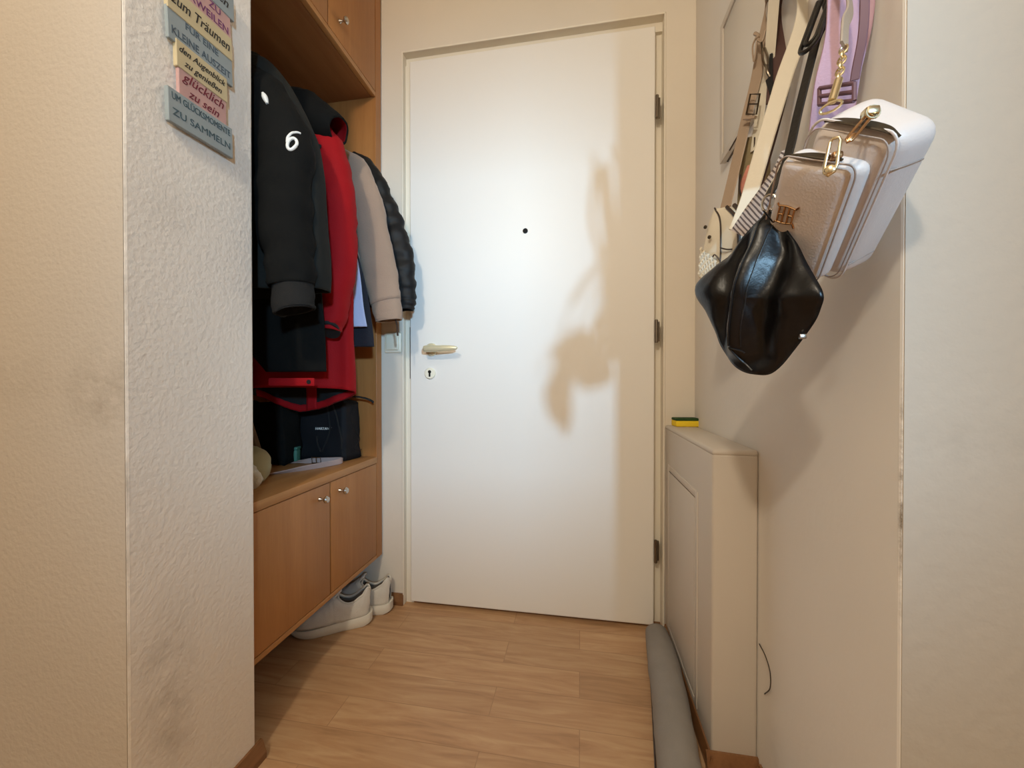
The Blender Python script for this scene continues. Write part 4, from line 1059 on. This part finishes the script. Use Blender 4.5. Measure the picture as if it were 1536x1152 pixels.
# wide cream strap crossing in front, on the woven-strap bag
wt = empty('cream_strap', (0.2937, 0.77, 1.1718), 'wide cream leather strap running diagonally between the black and brown straps', 'bag strap')
t = MB().ribbon([(0.278, 0.775, 1.133), (0.2959, 0.77, 1.1835), (0.3216, 0.765, 1.2847), (0.3476, 0.76, 1.3828), (0.3808, 0.755, 1.5106), (.338, .748, 1.615)], (.85, -.5, 0), .027, .003, 44); t.build('strap', M['cream'], wt)
t = MB().ribbon([(0.3142, 0.775, 1.2082), (0.3409, 0.78, 1.3036), (0.3623, 0.785, 1.3877)], (.62, -.78, 0), .018, .003, 20); t.build('strap_lining', M['brown'], wt)
# grey patterned woven strap
M['weave2'] = two_tone('woven_pattern', (.74, .70, .68), (.36, .32, .32), (.6, .3, .7), 55)
wv = empty('woven_strap', (0.2748, 0.72, 1.1126), 'grey and white patterned woven strap gathered above the black pouch', 'bag strap')
t = MB().ribbon([(0.27, 0.735, 1.1105), (0.2809, 0.715, 1.1357), (0.2943, 0.69, 1.1635), (0.3047, 0.675, 1.1894), (0.3139, 0.675, 1.2163)], [(.55, -.6, -.58), (.55, -.6, -.5), (.5, -.65, -.4), (.5, -.8, -.3), (.5, -.86, 0)], lambda u: .040 - .022 * u, .004, 30); t.build('strap', M['weave2'], wv)
t = MB()
for k_ in range(4): t.tube(catmull([tuple(V((0.286, 0.675, 1.1519)) + Vector((0, -.004 * k_, 0))), tuple(V((0.2956, 0.665, 1.1748)) + Vector((0, -.003 * k_, .0))), tuple(V((0.3075, 0.665, 1.2)) + Vector((0, -.002 * k_, 0)))], 12), .0020, 6)
t.build('strap_cords', M['creamd'], wv)

# hooks above the picture edge that carry the bags
for hk, lab in ((HK, 'small metal wall hook above the white bag'), (HK2, 'small metal wall hook above the straps by the wall panel')):
    e = empty('wall_hook', (XR, hk.y, hk.z), lab, 'hook')
    MB().lathe([(0, 0), (.016, 0), (.016, .004), (.010, .007), (0, .007)], (XR, hk.y, hk.z), (-1, 0, 0), 20).build('hook_plate', M['chrome'], e)
    MB().tube([(XR - .004, hk.y, hk.z), (XR - .03, hk.y, hk.z - .016), (XR - .055, hk.y, hk.z - .012), (XR - .066, hk.y, hk.z + .012), (XR - .066, hk.y, hk.z + .024)], .0042, 10, 24).build('hook_arm', M['chrome'], e)

# ------------------------------------------------------------------ light, camera
def area(name, loc, tgt, size, size_y, power, col, spread=180):
    l = bpy.data.lights.new(name, 'AREA'); l.shape = 'RECTANGLE'; l.size = size; l.size_y = size_y; l.energy = power; l.color = col; l.spread = math.radians(spread)
    o = bpy.data.objects.new(name, l); COL.objects.link(o); o.location = loc
    o.rotation_euler = (Vector(tgt) - Vector(loc)).to_track_quat('-Z', 'Y').to_euler()
    return o
area('window_daylight', (1.17, -2.0, 1.50), (-.35, 1.42, 1.25), .17, .16, 11.5, (.42, .72, 1.0), 60)
l = bpy.data.lights.new('ceiling_lamp', 'POINT'); l.energy = 56; l.color = (1.0, .88, .70); l.shadow_soft_size = .06
o = bpy.data.objects.new('ceiling_lamp', l); COL.objects.link(o); o.location = (-.40, -.74, 2.08)
wd = bpy.data.worlds.new('world'); SC.world = wd; wd.use_nodes = True
wd.node_tree.nodes['Background'].inputs[0].default_value = (.8, .85, .9, 1); wd.node_tree.nodes['Background'].inputs[1].default_value = .02

cam = bpy.data.cameras.new('camera'); co = bpy.data.objects.new('camera', cam); COL.objects.link(co)
cam.sensor_width = 36; cam.sensor_fit = 'HORIZONTAL'; cam.lens = 36 * 591.8 / 1536; cam.clip_start = .02
co.location = (0, 0, .86); co.rotation_euler = (PI / 2 - .0081, 0, .1706)
SC.camera = co
SC.view_settings.view_transform = 'Standard'; SC.view_settings.look = 'None'; SC.view_settings.exposure = 0; SC.view_settings.gamma = 1
SC.view_settings.use_curve_mapping = False
SC.cycles.max_bounces = 10; SC.cycles.diffuse_bounces = 6
